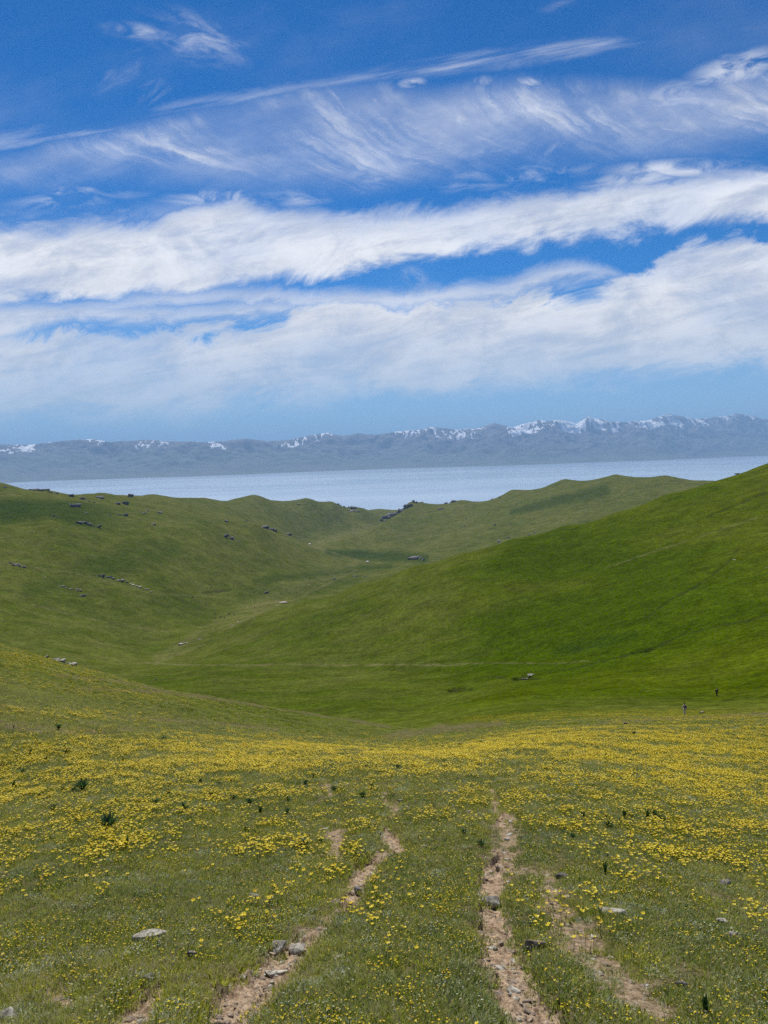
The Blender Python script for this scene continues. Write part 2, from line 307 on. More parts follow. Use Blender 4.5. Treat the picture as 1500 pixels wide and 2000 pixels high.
# far tracks, streaks of bare earth and eroded lips
track = np.zeros_like(PX)
for p in [[(285, 1294, 5), (350, 1298, 4), (470, 1300, 6), (560, 1297, 4), (660, 1300, 7), (760, 1298, 4), (860, 1299, 8), (960, 1295, 4), (1080, 1296, 3), (1150, 1291, 3)]]: track = np.maximum(track, poly_mask(p, 260, 700, .7, .9, 30, 1.6)*.42)
for p in [[(1500, 1108, 3), (1400, 1150, 3), (1260, 1190, 3), (1100, 1225, 2)], [(1480, 1010, 3), (1330, 1060, 3), (1180, 1110, 2)], [(0, 1100, 3), (150, 1120, 3), (300, 1160, 3), (420, 1165, 2)], [(60, 1180, 3), (200, 1215, 3), (330, 1235, 2)], [(520, 1178, 4), (575, 1172, 3), (640, 1140, 3), (700, 1112, 3)], [(450, 1222, 5), (480, 1210, 4), (545, 1180, 4)], [(300, 1296, 5), (350, 1278, 4), (400, 1258, 3)], [(470, 1215, 3), (500, 1200, 3), (490, 1170, 3)], [(605, 1066, 4), (690, 1092, 3), (720, 1100, 3)]]: track = np.maximum(track, poly_mask(p, 400, 2600, .6, .8, 12)*.36)
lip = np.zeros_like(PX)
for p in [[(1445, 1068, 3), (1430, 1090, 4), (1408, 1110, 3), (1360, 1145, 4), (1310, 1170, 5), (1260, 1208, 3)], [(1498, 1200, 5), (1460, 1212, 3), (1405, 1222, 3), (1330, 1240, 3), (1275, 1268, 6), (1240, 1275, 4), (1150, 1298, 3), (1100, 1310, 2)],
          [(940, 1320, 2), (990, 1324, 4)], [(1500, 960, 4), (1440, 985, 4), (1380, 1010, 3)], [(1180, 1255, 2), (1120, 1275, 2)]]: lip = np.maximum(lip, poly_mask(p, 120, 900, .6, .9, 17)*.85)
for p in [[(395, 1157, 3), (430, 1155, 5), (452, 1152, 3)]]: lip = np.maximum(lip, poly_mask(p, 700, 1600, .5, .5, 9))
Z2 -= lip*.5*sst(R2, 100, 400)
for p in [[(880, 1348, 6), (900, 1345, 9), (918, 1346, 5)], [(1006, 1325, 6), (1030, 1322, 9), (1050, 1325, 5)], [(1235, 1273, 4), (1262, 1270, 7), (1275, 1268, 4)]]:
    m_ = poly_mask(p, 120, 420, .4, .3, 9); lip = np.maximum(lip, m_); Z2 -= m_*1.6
# --- dryness, freshness and flower density
dry = np.zeros_like(PX)
left = sst(-PX, -620, -250); far = sst(R2, 1000, 2200)
dry = .30+.35*far
fgz = (R2 < 130)
rfm = sst(R2, 110, 190)*(1-sst(R2, 950, 1100))*sst(PX, 60, 420); dry = dry*(1-rfm)+(-.02+.34*sst(-PX, -1150, -650))*rfm
lm = sst(R2, 250, 400)*np.where(R2 < 700, 1-sst(PX, 60, 420), 1-sst(PX, 800, 900))*np.where(PX > 420, sst(R2, 690, 850), 1); dry = dry*(1-lm)+(.42+.25*sst(R2, 900, 2000))*lm
for p, rm, rM in [([(310, 1285, 16), (400, 1235, 22), (480, 1195, 30), (560, 1155, 30), (640, 1125, 24), (690, 1106, 14)], 500, 1800), ([(600, 1072, 12), (660, 1050, 16), (720, 1030, 14)], 1900, 3000)]: dry = dry+poly_mask(p, rm, rM, .8, .3, 40)*.45
fresh = np.zeros_like(PX)                                            # dark lush ground: hollow at the left, wet valley floor
fresh = np.maximum(fresh, sst(R2, 1120, 1200)*(1-sst(R2, 1420, 1560))*(1-sst(PX, 130, 290))*sst(PY, 965, 985)*.7)
for p, rm, rM, s_ in [([(640, 1078, 10), (740, 1086, 22), (830, 1090, 14)], 1500, 2600, .7), ([(500, 1135, 14), (620, 1122, 16), (760, 1105, 12)], 1000, 2000, .5), ([(470, 1165, 20), (560, 1155, 26), (700, 1130, 16)], 900, 1800, .35),
                      ([(330, 1075, 40), (240, 1090, 50), (60, 1150, 30)], 600, 1500, .3), ([(1180, 960, 24), (1110, 975, 20), (1000, 1000, 12)], 1800, 2900, .6), ([(1090, 1270, 20), (1180, 1255, 22), (1240, 1240, 14)], 180, 420, .5)]:
    fresh = np.maximum(fresh, poly_mask(p, rm, rM, .7, .3, 30)*s_)
nz1 = fbm(X2, Y2, 2.6, 3, 41); nz2 = fbm(X2, Y2, .8, 3, 43); nz3 = fbm(X2, Y2, 11, 3, 47)
def flower_density(px, py, r, n1, n2, n3):
    def g(cx, cy, rx, ry, amp, sh=0.0): return amp*np.exp(-(((px-cx)/rx)**2+((py-cy-sh*(px-cx))/ry)**2)*1.2)
    D = g(200, 1478, 420, 20, 1.0, .06)+g(600, 1500, 190, 16, 1.1, .01)+g(600, 1462, 90, 9, .8)+g(720, 1482, 90, 8, .6)+g(120, 1530, 300, 40, .45)+g(60, 1588, 380, 20, .5)+g(100, 1650, 260, 34, .32)
    D += g(850, 1500, 90, 22, .8, -.25)+g(960, 1460, 110, 14, 1.0, -.22)+g(1110, 1435, 110, 12, .8)+g(1065, 1522, 60, 15, .9)+g(1320, 1450, 300, 34, 1.15, -.03)+g(1380, 1530, 260, 45, 1.0)+g(1460, 1620, 160, 60, .6)+g(1250, 1620, 200, 50, .28)
    D += g(1180, 1395, 260, 9, .55, -.02)+g(940, 1403, 160, 7, .35)+g(1400, 1405, 160, 8, .5)
    D += g(655, 1585, 48, 13, 1.1, -.1)+g(690, 1672, 30, 12, .7)+g(590, 1720, 60, 20, .5, -.5)+g(490, 1815, 65, 10, .9, .0)+g(445, 1845, 40, 16, .5)+g(350, 1935, 70, 26, .85, -.4)+g(370, 1975, 60, 20, .9)
    D += g(770, 1745, 40, 10, .4)+g(690, 1780, 60, 20, .55)+g(640, 1830, 40, 12, .4)+g(300, 1815, 30, 8, .5)+g(1160, 1755, 50, 16, .35)+g(1300, 1895, 50, 12, .35)+g(560, 1905, 40, 20, .25)
    D += g(60, 1290, 180, 22, .65, .2)+g(160, 1345, 280, 12, .45, .12)+g(30, 1395, 320, 12, .42, .03)+g(330, 1430, 260, 8, .12)+g(800, 1460, 90, 7, .4)
    bg = .10+.06*sst(-py, -1820, -1700)+.30*sst(-py, -1780, -1600)*(1-sst(px, 420, 700)); bg = bg+.26*sst(-py, -1760, -1620)*sst(px, 1000, 1180)+.12*sst(-py, -1600, -1540)
    D = D+bg*sst(py, 1425, 1450)+.012
    return D
def fl_noise(D, n1, n2): return np.clip(D*np.exp(2.9*n1+3.3*n2)*.72, 0, 1.5)*sst(D+.5*n1+.6*n2, .0, .28)
FD = fl_noise(flower_density(PX, PY, R2, nz1, nz2, nz3), nz1, nz2); FD = FD*(1-dirt)*(R2 < 150)*(1-sst(R2, 105, 150))
brown = ((R2 < 110)*1.0)*(poly_mask([(0, 1415, 26), (120, 1430, 30), (260, 1425, 14)], 10, 80, .8, .5, 30, 2)*.8)
for p in [[(240, 1402, 10), (330, 1408, 14), (450, 1415, 10), (540, 1425, 12)], [(150, 1345, 10), (330, 1352, 14), (560, 1385, 10), (760, 1420, 10)], [(100, 1318, 8), (230, 1330, 10), (330, 1352, 8)], [(760, 1440, 26), (860, 1425, 30), (980, 1412, 20)], [(1180, 1412, 12), (1360, 1400, 10), (1500, 1395, 12)],
          ]:
    brown = np.maximum(brown, poly_mask(p, 15, 190, .8, .6, 40, 2.0)*.7)

# ------------------------------------------------------------------ lookups on the sheet
def ground_z(x, y):
    x = np.asarray(x, float); y = np.asarray(y, float); a = np.arctan2(x, y); aa = np.where(a < AZ[0], a+2*np.pi, a); L = np.log(np.hypot(x, y)+1e-9)
    i = np.clip(np.searchsorted(AZ, aa)-1, 0, NA-2); j = np.clip(np.searchsorted(LR, L)-1, 0, NR-2)
    fa = np.clip((aa-AZ[i])/(AZ[i+1]-AZ[i]), 0, 1); fl = np.clip((L-LR[j])/(LR[j+1]-LR[j]), 0, 1)
    return (Z2[j, i]*(1-fa)+Z2[j, i+1]*fa)*(1-fl)+(Z2[j+1, i]*(1-fa)+Z2[j+1, i+1]*fa)*fl
def look(Fld, x, y):
    a = np.arctan2(x, y); i = np.clip(np.searchsorted(AZ, a), 0, NA-1); j = np.clip(np.searchsorted(LR, np.log(np.hypot(x, y))), 0, NR-1); return Fld[j, i]
def hit(px, py, rmin=2.0, rmax=5000):
    d = pix_dir(px, py); a = math.atan2(d[0], d[1]); t = d[2]/math.hypot(d[0], d[1])
    i = int(np.clip(np.searchsorted(AZ, a), 0, NA-1)); r = R2[:, 0]; ok = np.where((r >= rmin) & (r <= rmax) & (Z2[:, i]/r >= t))[0]
    j = ok[0] if len(ok) else int(np.argmax(np.where((r >= rmin) & (r <= rmax), Z2[:, i]/r, -9)))
    rr = r[j]; x, y = rr*math.sin(a), rr*math.cos(a); return Vector((x, y, float(ground_z(x, y)))), rr
def tagit(o, label=None, cat=None, group=None, kind=None):
    if label: o['label'] = label
    if cat: o['category'] = cat
    if group: o['group'] = group
    if kind: o['kind'] = kind
    return o

# ------------------------------------------------------------------ materials
def material(name):
    m = bpy.data.materials.new(name); m.use_nodes = True; t = m.node_tree; b = t.nodes['Principled BSDF']; return m, NT(t), b
def rough(b, r, spec=.3):
    b.inputs['Roughness'].default_value = r; b.inputs['Specular IOR Level'].default_value = spec
def mat_ground():
    m, k, b = material('meadow_ground')
    A = lambda n: k.attr(n)[2]
    geo = k.new('ShaderNodeNewGeometry'); pos = geo.outputs['Position']; p = k.sep(pos)
    dist = k.m('SQRT', k.m('ADD', k.m('MULTIPLY', p[0], p[0]), k.m('MULTIPLY', p[1], p[1])))
    farw = k.ss(dist, 60, 300); ffar = k.ss(dist, 500, 1200)
    big = k.noise(k.vmul(pos, (.006, .006, .018)), 1.0, 5, .6)           # streaks that follow the contour lines
    mid = k.noise(k.vmul(pos, (.035, .035, .08)), 1.0, 5, .65)
    fine = k.noise(pos, .9, 4, .7); micro = k.noise(pos, 14, 4, .7)
    fine2 = k.noise(pos, .25, 6, .80)
    base = k.mix(k.ss(big, .38, .62), (.036, .058, .0010), (.055, .074, .0024))
    dryc = k.mix(k.ss(mid, .3, .7), (.078, .090, .017), (.116, .110, .035))
    dr = k.m('ADD', A('dry'), k.m('MULTIPLY', k.m('SUBTRACT', mid, .5), .5))
    dr = k.m('ADD', dr, k.m('MULTIPLY', k.m('SUBTRACT', big, .5), .7), clamp=True)
    c = k.mix(dr, base, dryc)
    c = k.mix(k.m('MULTIPLY', A('fresh'), 1.0, clamp=True), c, (.016, .036, .003))
    # speckle of tufts seen from afar
    sp = k.ss(fine, .3, .7, .60, 1.42)
    dap = k.noise(k.vmul(pos, (1, 1, 2.2)), .055, 8, .74); sp2 = k.m('MULTIPLY', k.ss(fine2, .3, .7, .70, 1.3), k.ss(dap, .34, .66, .80, 1.20)); spm = k.m('MULTIPLY', sp, sp2)
    c = k.mix(1.0, c, k.xyz(spm, spm, spm), 'MULTIPLY')
    near = k.mix(k.ss(micro, .35, .65), (.035, .036, .014), (.150, .120, .065))
    c = k.mix(k.ss(dist, 8, 60), near, c)
    c = k.mix(A('brown'), c, k.mix(k.ss(fine, .35, .65), (.085, .068, .036), (.135, .102, .066)))
    # flowers too far to be modelled one by one
    vo = k.new('ShaderNodeTexVoronoi'); k.set(vo.inputs['Vector'], pos); vo.inputs['Scale'].default_value = 5.0
    fl = k.m('MULTIPLY', k.ss(k.m('ADD', A('flower'), k.m('MULTIPLY', k.m('SUBTRACT', fine, .5), .7)), .15, 1.0), k.ss(vo.outputs['Distance'], .62, .28))
    c = k.mix(k.m('MULTIPLY', fl, k.ss(dist, 12, 40, .12, .55)), c, (.30, .22, .008))
    # bare earth
    e1 = k.noise(pos, 26, 7, .78); e2 = k.noise(pos, 5, 4, .6)
    earth = k.mix(k.ss(e1, .38, .62), (.085, .055, .034), (.43, .33, .22)); earth = k.mix(k.ss(e2, .35, .7, 0, .5), earth, (.27, .18, .115))
    c = k.mix(A('dirt'), c, earth)
    c = k.mix(k.m('MULTIPLY', A('track'), k.ss(fine2, .38, .60, .05, 1.0)), c, (.18, .15, .08))
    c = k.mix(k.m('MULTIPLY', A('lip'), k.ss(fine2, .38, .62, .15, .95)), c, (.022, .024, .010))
    k.set(b.inputs['Base Color'], c); rough(b, 1.0, 0.0)
    bp = k.new('ShaderNodeBump'); bp.inputs['Strength'].default_value = .8
    hgt = k.m('ADD', k.m('MULTIPLY', e1, .012), k.m('MULTIPLY', micro, .008))
    hf = k.m('MULTIPLY', fine, k.ss(dist, 20, 200, 0, .35)); hm = k.m('MULTIPLY', mid, k.ss(dist, 150, 600, 0, .7))
    k.set(bp.inputs['Height'], k.m('ADD', hgt, k.m('ADD', hf, hm))); bp.inputs['Distance'].default_value = 1.0
    k.set(b.inputs['Normal'], bp.outputs[0]); return m
M_GROUND = mat_ground()

# ------------------------------------------------------------------ split the one sheet into named pieces that share its normals
co = np.stack([X2, Y2, Z2], -1)
gu = np.gradient(co, axis=0); gv = np.gradient(co, axis=1); NN = np.cross(gv, gu)
NN /= np.linalg.norm(NN, axis=-1, keepdims=True)+1e-12; NN[NN[..., 2] < 0] *= -1
def region():
    R = np.zeros((NR, NA), np.int8)                                   # 0 meadow
    r = R2; px = PX
    lim = np.interp(px, [0, 700, 850, 1000, 1500], [110, 125, 135, 170, 165])
    R[r > lim] = 1                                                    # near hillside (right)
    R[(r > lim) & (px < 320) & (r > 250)] = 2; R[(r > lim) & (px <= 200)] = 2
    R[(r > 690)] = np.where(px[(r > 690)] < 840, 2, R[r > 690])
    rc = np.interp(px, [200, 300, 400, 500, 600, 700, 900, 1100, 1300, 1500], [400, 560, 665, 680, 700, 750, 760, 850, 950, 1000])
    R[(r > rc) & (px > 250)] = 3                                      # valley and what lies behind
    vl = np.interp(PX, [250, 350, 500, 620, 720, 800], [600, 800, 1120, 1450, 2000, 2300])
    R[(r > vl) & (px < 800)] = 2
    R[(r > 1500) & (px >= 800)] = 4
    R[(r > np.interp(px, [200, 450, 620, 760], [1700, 1800, 2100, 2500])) & (px < 760) & (r > 1650)] = 5
    R[dirt > .55] = 6
    return R
REG = region()
vid = np.arange(NR*NA).reshape(NR, NA)
q0 = vid[:-1, :]; nxt = np.roll(vid, -1, axis=1)
quads = np.stack([vid[:-1], nxt[:-1], nxt[1:], vid[1:]], -1).reshape(-1, 4)
regq = REG[:-1].reshape(-1)
NAMES = {0: ('meadow', 'structure'), 1: ('near_hillside', 'structure'), 2: ('valley_hillside', 'structure'), 3: ('valley_floor', 'structure'), 4: ('far_hill', 'structure'), 5: ('distant_hill', 'structure'), 6: ('dirt_path', 'structure')}
FL = dict(dirt=dirt, flower=FD, dry=np.clip(dry, -.2, 1), fresh=fresh, brown=brown, track=track, lip=lip)
cof, nnf = co.reshape(-1, 3), NN.reshape(-1, 3)
def mesh_np(name, verts, faces, nside):
    me = bpy.data.meshes.new(name); me.vertices.add(len(verts)); me.vertices.foreach_set('co', np.ascontiguousarray(verts, np.float32).ravel())
    me.loops.add(faces.size); me.loops.foreach_set('vertex_index', np.ascontiguousarray(faces, np.int32).ravel())
    me.polygons.add(len(faces)); me.polygons.foreach_set('loop_start', np.arange(0, faces.size, nside, dtype=np.int32))
    try: me.polygons.foreach_set('loop_total', np.full(len(faces), nside, np.int32))
    except Exception: pass
    me.update(calc_edges=True); me.validate(); return me
for rid_, (nm, kd) in NAMES.items():
    f = quads[regq == rid_]; us, inv = np.unique(f, return_inverse=True); f = inv.reshape(-1, 4)
    me = mesh_np(nm, cof[us], f, 4); me.polygons.foreach_set('use_smooth', np.ones(len(f), bool))
    me.normals_split_custom_set_from_vertices(nnf[us].astype(np.float32).tolist())
    for kf, arr in FL.items():
        at = me.attributes.new(kf, 'FLOAT', 'POINT'); at.data.foreach_set('value', arr.reshape(-1)[us].astype(np.float32))
    me.materials.append(M_GROUND); o = bpy.data.objects.new(nm, me); COL.objects.link(o); o['kind'] = kd
# close the hole under the camera's feet
c_r = co[0]; me = mesh_np('meadow_patch', np.vstack([c_r, [[0, 0, -EYE]]]), np.array([[i, (i+1) % NA, NA] for i in range(NA)]), 3)
me.materials.append(M_GROUND); o = bpy.data.objects.new('meadow_patch', me); COL.objects.link(o); o['kind'] = 'structure'

# ------------------------------------------------------------------ lake
def mat_water():
    m, k, b = material('lake_water'); geo = k.new('ShaderNodeNewGeometry'); pos = geo.outputs['Position']
    n = k.noise(k.vmul(pos, (.00020, .00042, 1)), 1.0, 5, .6); n2 = k.noise(k.vmul(pos, (.0005, .0011, 1)), 1.0, 4, .6)
    s = k.m('ADD', k.m('MULTIPLY', n, .65), k.m('MULTIPLY', n2, .35))
    k.set(b.inputs['Base Color'], k.mix(k.ss(s, .36, .64), (.27, .36, .45), (.31, .40, .49))); b.inputs['IOR'].default_value = 1.33
    k.set(b.inputs['Roughness'], k.ss(s, .36, .66, .18, .30)); b.inputs['Specular IOR Level'].default_value = .5
    bp = k.new('ShaderNodeBump'); bp.inputs['Strength'].default_value = .5; bp.inputs['Distance'].default_value = 1
    k.set(bp.inputs['Height'], k.m('MULTIPLY', k.noise(k.vmul(pos, (.03, .06, 1)), 1.0, 3), 1.0)); k.set(b.inputs['Normal'], bp.outputs[0]); return m
LAKE_Z = -300.0
def make_lake():
    xs = np.linspace(-46000, 46000, 40); ys = np.linspace(-8000, 44000, 30); X, Y = np.meshgrid(xs, ys)
    v = np.stack([X, Y, np.full_like(X, LAKE_Z)], -1).reshape(-1, 3); i = np.arange(40*30).reshape(30, 40)
    f = np.stack([i[:-1, :-1], i[:-1, 1:], i[1:, 1:], i[1:, :-1]], -1).reshape(-1, 4)
    me = mesh_np('lake_water', v, f, 4); me.materials.append(mat_water()); o = bpy.data.objects.new('water', me); COL.objects.link(o); o['kind'] = 'structure'
make_lake()

# ------------------------------------------------------------------ snowy range beyond the lake
def make_mountains():
    na, nr = 1700, 230
    a = np.linspace(-.75, .75, na); sky = [(-900, 880), (-400, 872), (-150, 868), (0, 868), (60, 868), (120, 861), (180, 857), (215, 863), (280, 859), (330, 861), (400, 863), (440, 861), (480, 856), (520, 861), (560, 860), (600, 851), (640, 844), (670, 852), (700, 846), (740, 848), (780, 842), (810, 840), (850, 833), (890, 840), (925, 836),
           (965, 826), (1000, 834), (1020, 830), (1050, 820), (1075, 822), (1100, 818), (1125, 826), (1150, 815), (1180, 820), (1210, 824), (1245, 822), (1275, 818), (1300, 809), (1330, 811), (1365, 818), (1400, 814), (1440, 808), (1470, 812), (1500, 818), (1700, 800), (2000, 810), (2600, 820)]
    sp = np.array(sky, float); d = pix_dir(sp[:, 0], sp[:, 1]); sa = np.arctan2(d[:, 0], d[:, 1]); se = d[:, 2]/np.hypot(d[:, 0], d[:, 1])
    sh = [(-400, 952), (0, 944), (70, 940), (400, 930), (750, 916), (1000, 909), (1250, 900), (1500, 890), (2000, 878)]
    s2 = np.array(sh, float); d2 = pix_dir(s2[:, 0], s2[:, 1]); ha = np.arctan2(d2[:, 0], d2[:, 1]); he = d2[:, 2]/np.hypot(d2[:, 0], d2[:, 1]); hr = LAKE_Z/he
    E = np.interp(a, sa, se); R0 = np.interp(a, ha, hr)
    t = np.linspace(0, 1, nr)[:, None]; R = R0[None]*(1+t*.42); Rc = R0*(1.30)
    E = E+np.interp(a, [-.6, 0, .05, .6], [.35, .5, 1, 1])*(.0034*fbm(a*36, a*0, 1.0, 4, 91, .55)-.0004)
    H = E*Rc - LAKE_Z                                              # crest height over the lake
    X, Y = R*np.sin(a), R*np.cos(a)
    wl = 1.0
    n = fbm(X, Y, 5200, 3, 61); rd = 1-np.abs(fbm(X, Y, 3400, 5, 63, .55))*3.4; rd2 = 1-np.abs(fbm(X, Y, 1500, 4, 67, .5))*3.2
    prof = np.interp(t[:, 0], [0, .12, .25, .45, .60, .70, .78, 1.0], [0, .035, .10, .34, .66, .93, .92, .3])[:, None]
    rough_ = np.interp(t[:, 0], [0, .15, .4, .65, .72, 1], [0, .03, .15, .22, .08, .2])[:, None]
    h = H*(prof*(1+.10*n)+rough_*(rd*.95+rd2*.28-.5))
    # make the sky line follow the crest: rescale each azimuth smoothly
    el = (h+LAKE_Z)/R; mx = el.max(0); want = E
    kk = (want*Rc-LAKE_Z)/np.maximum(mx*Rc-LAKE_Z, 50); h = h*(1+(kk-1)*sst(t, .2, .6))
    h = np.where(t <= 0, -6, h); Z = h+LAKE_Z
    steep = np.gradient(Z, axis=0)/(np.gradient(R, axis=0)+1e-6); asp = np.gradient(Z, axis=1)/(R*(a[1]-a[0]))
    hh = Z
    rel = (Z-LAKE_Z)/(Z.max(0)-LAKE_Z)[None]                          # share of the local crest height
    gl = 1-np.abs(fbm(X*1.0, Y*.28, 430, 4, 77, .6))*4.0              # narrow gullies that hold the snow
    sn = sst(rel, .60, .80)*sst(gl+fbm(X, Y, 1800, 2, 71)*1.3+np.interp(a, [-.6, -.25, 0, .05, .2, .35, .5], [-.55, -.42, -.34, -.10, .08, -.05, -.35]), .42, .72)
    sn = np.maximum(sn, sst(rel+fbm(X, Y, 900, 3, 79)*.10+np.interp(a, [-.6, 0, .1, .5], [-.06, -.03, .0, 0]), .97, .997)*.25)
    v = np.stack([X, Y, Z], -1).reshape(-1, 3); i = np.arange(na*nr).reshape(nr, na)
    f = np.stack([i[:-1, :-1], i[:-1, 1:], i[1:, 1:], i[1:, :-1]], -1).reshape(-1, 4)
    me = mesh_np('mountain_range', v, f, 4); me.polygons.foreach_set('use_smooth', np.ones(len(f), bool))
    at = me.attributes.new('snow', 'FLOAT', 'POINT'); at.data.foreach_set('value', sn.reshape(-1).astype(np.float32))
    m, k, b = material('mountain_rock'); pos = k.new('ShaderNodeNewGeometry').outputs['Position']
    n = k.noise(k.vmul(pos, (.001, .001, .004)), 1.0, 6, .6); z = k.sep(pos)[2]
    c = k.mix(k.ss(n, .35, .65), (.080, .105, .085), (.12, .135, .12)); c = k.mix(k.ss(z, 100, 900), c, (.14, .135, .135))
    sn_ = k.ss(k.m('ADD', k.attr('snow')[2], k.m('MULTIPLY', k.m('SUBTRACT', k.noise(pos, .006, 4, .6), .5), .9)), .45, .62)
    k.set(b.inputs['Base Color'], k.mix(sn_, c, (.92, .93, .95))); rough(b, .9, .1); me.materials.append(m)
    o = bpy.data.objects.new('mountains', me); COL.objects.link(o); o['kind'] = 'structure'
    return float(Z.max())
ZTOP = make_mountains()

# ------------------------------------------------------------------ rocks
def mat_rock(name, c1, c2, c3):
    m, k, b = material(name); tc = k.new('ShaderNodeTexCoord'); P = k.new('ShaderNodeNewGeometry').outputs['Position']
    O = tc.outputs['Object']; n1 = k.noise(O, 5, 6, .65); n2 = k.noise(O, 26, 6, .7); n3 = k.noise(O, 2.2, 3, .5)
    c = k.mix(k.ss(n1, .35, .65), c1, c2); c = k.mix(k.ss(n3, .52, .68, 0, .8), c, c3); c = k.mix(k.ss(n2, .36, .54, .75, 0), c, (.07, .06, .05)); c = k.mix(k.ss(k.noise(O, 9, 5, .7), .56, .64, 0, .6), c, (.50, .49, .38)); gz = k.ss(k.noise(P, 40, 4, .7), .35, .65, .75, 1.15); c = k.mix(1.0, c, k.xyz(gz, gz, gz), 'MULTIPLY')
    k.set(b.inputs['Base Color'], c); rough(b, .92, .15)
    bp = k.new('ShaderNodeBump'); bp.inputs['Strength'].default_value = .7; bp.inputs['Distance'].default_value = .02
    k.set(bp.inputs['Height'], n2); k.set(b.inputs['Normal'], bp.outputs[0]); return m
M_PALE = mat_rock('pale_stone', (.30, .275, .22), (.46, .43, .36), (.33, .26, .18))
M_DARK = mat_rock('dark_stone', (.085, .080, .080), (.17, .155, .155), (.12, .105, .10))
M_GREY = mat_rock('grey_stone', (.15, .14, .125), (.26, .24, .21), (.12, .105, .09))
M_TAN = mat_rock('tan_stone', (.27, .20, .14), (.38, .30, .215), (.22, .17, .12))
def rock_arrays(sx, sy, sz, seed, sub=3, planes=9, lump=.16):
    """an angular stone: the hull of a few random points, its edges worn and its faces roughened"""
    r = np.random.default_rng(seed); n = 11+seed % 5; P = r.normal(size=(n, 3)); P /= np.linalg.norm(P, axis=1, keepdims=True); P = np.sign(P)*np.abs(P)**.6; P *= r.uniform(.8, 1.0, (n, 1))
    bm = bmesh.new()
    for p in P: bm.verts.new(p)
    bmesh.ops.convex_hull(bm, input=bm.verts); bmesh.ops.delete(bm, geom=[v for v in bm.verts if not v.link_faces], context='VERTS')
    bmesh.ops.bevel(bm, geom=bm.edges[:], offset=.07, segments=1, affect='EDGES'); bmesh.ops.triangulate(bm, faces=bm.faces[:])
    if sub >= 3: bmesh.ops.subdivide_edges(bm, edges=bm.edges[:], cuts=2, use_grid_fill=True); bmesh.ops.triangulate(bm, faces=bm.faces[:])
    bm.verts.index_update(); V = np.array([v.co[:] for v in bm.verts]); Fc = np.array([[v.index for v in f.verts] for f in bm.faces]); bm.free()
    f = fbm(V[:, 0]*1.7+seed, V[:, 1]*1.7+V[:, 2]*1.1, 1.0, 4, seed % 97, .6); V = V*(1+lump*.8*f)[:, None]
    V = V/np.abs(V).max(0); return V*np.array([sx, sy, sz]), Fc
def mesh_tri(name, V, Fc, mat):
    me = mesh_np(name, V, Fc, 3); me.materials.append(mat); return me
def slope_frame(x, y, e=.5):
    n = Vector((-(float(ground_z(x+e, y))-float(ground_z(x-e, y)))/(2*e), -(float(ground_z(x, y+e))-float(ground_z(x, y-e)))/(2*e), 1)).normalized(); return n
def stone(name, px, py, w, h, mat, label, group=None, seed=0, depth=.7, tilt=(0, 0), rz=0.0, sink=.25, cat='rock'):
    p, r = hit(px, py+h*.35); sl = p.length; W = w/F*sl/2*.92; H = h/F*sl/2*1.15
    V, Fc = rock_arrays(W, W*depth, H, seed+3, 3 if r < 40 else 2)
    me = mesh_tri(name, V, Fc, mat); o = bpy.data.objects.new(name, me); COL.objects.link(o)
    n = slope_frame(p.x, p.y, max(.3, W)); q = Vector((0, 0, 1)).rotation_difference(n)
    o.rotation_mode = 'QUATERNION'; o.rotation_quaternion = q @ Matrix.Rotation(rz, 3, 'Z').to_quaternion() @ Matrix.Rotation(tilt[0], 3, 'X').to_quaternion() @ Matrix.Rotation(tilt[1], 3, 'Y').to_quaternion()
    o.location = p + n*H*(1-2*sink); tagit(o, label, cat, group); return o
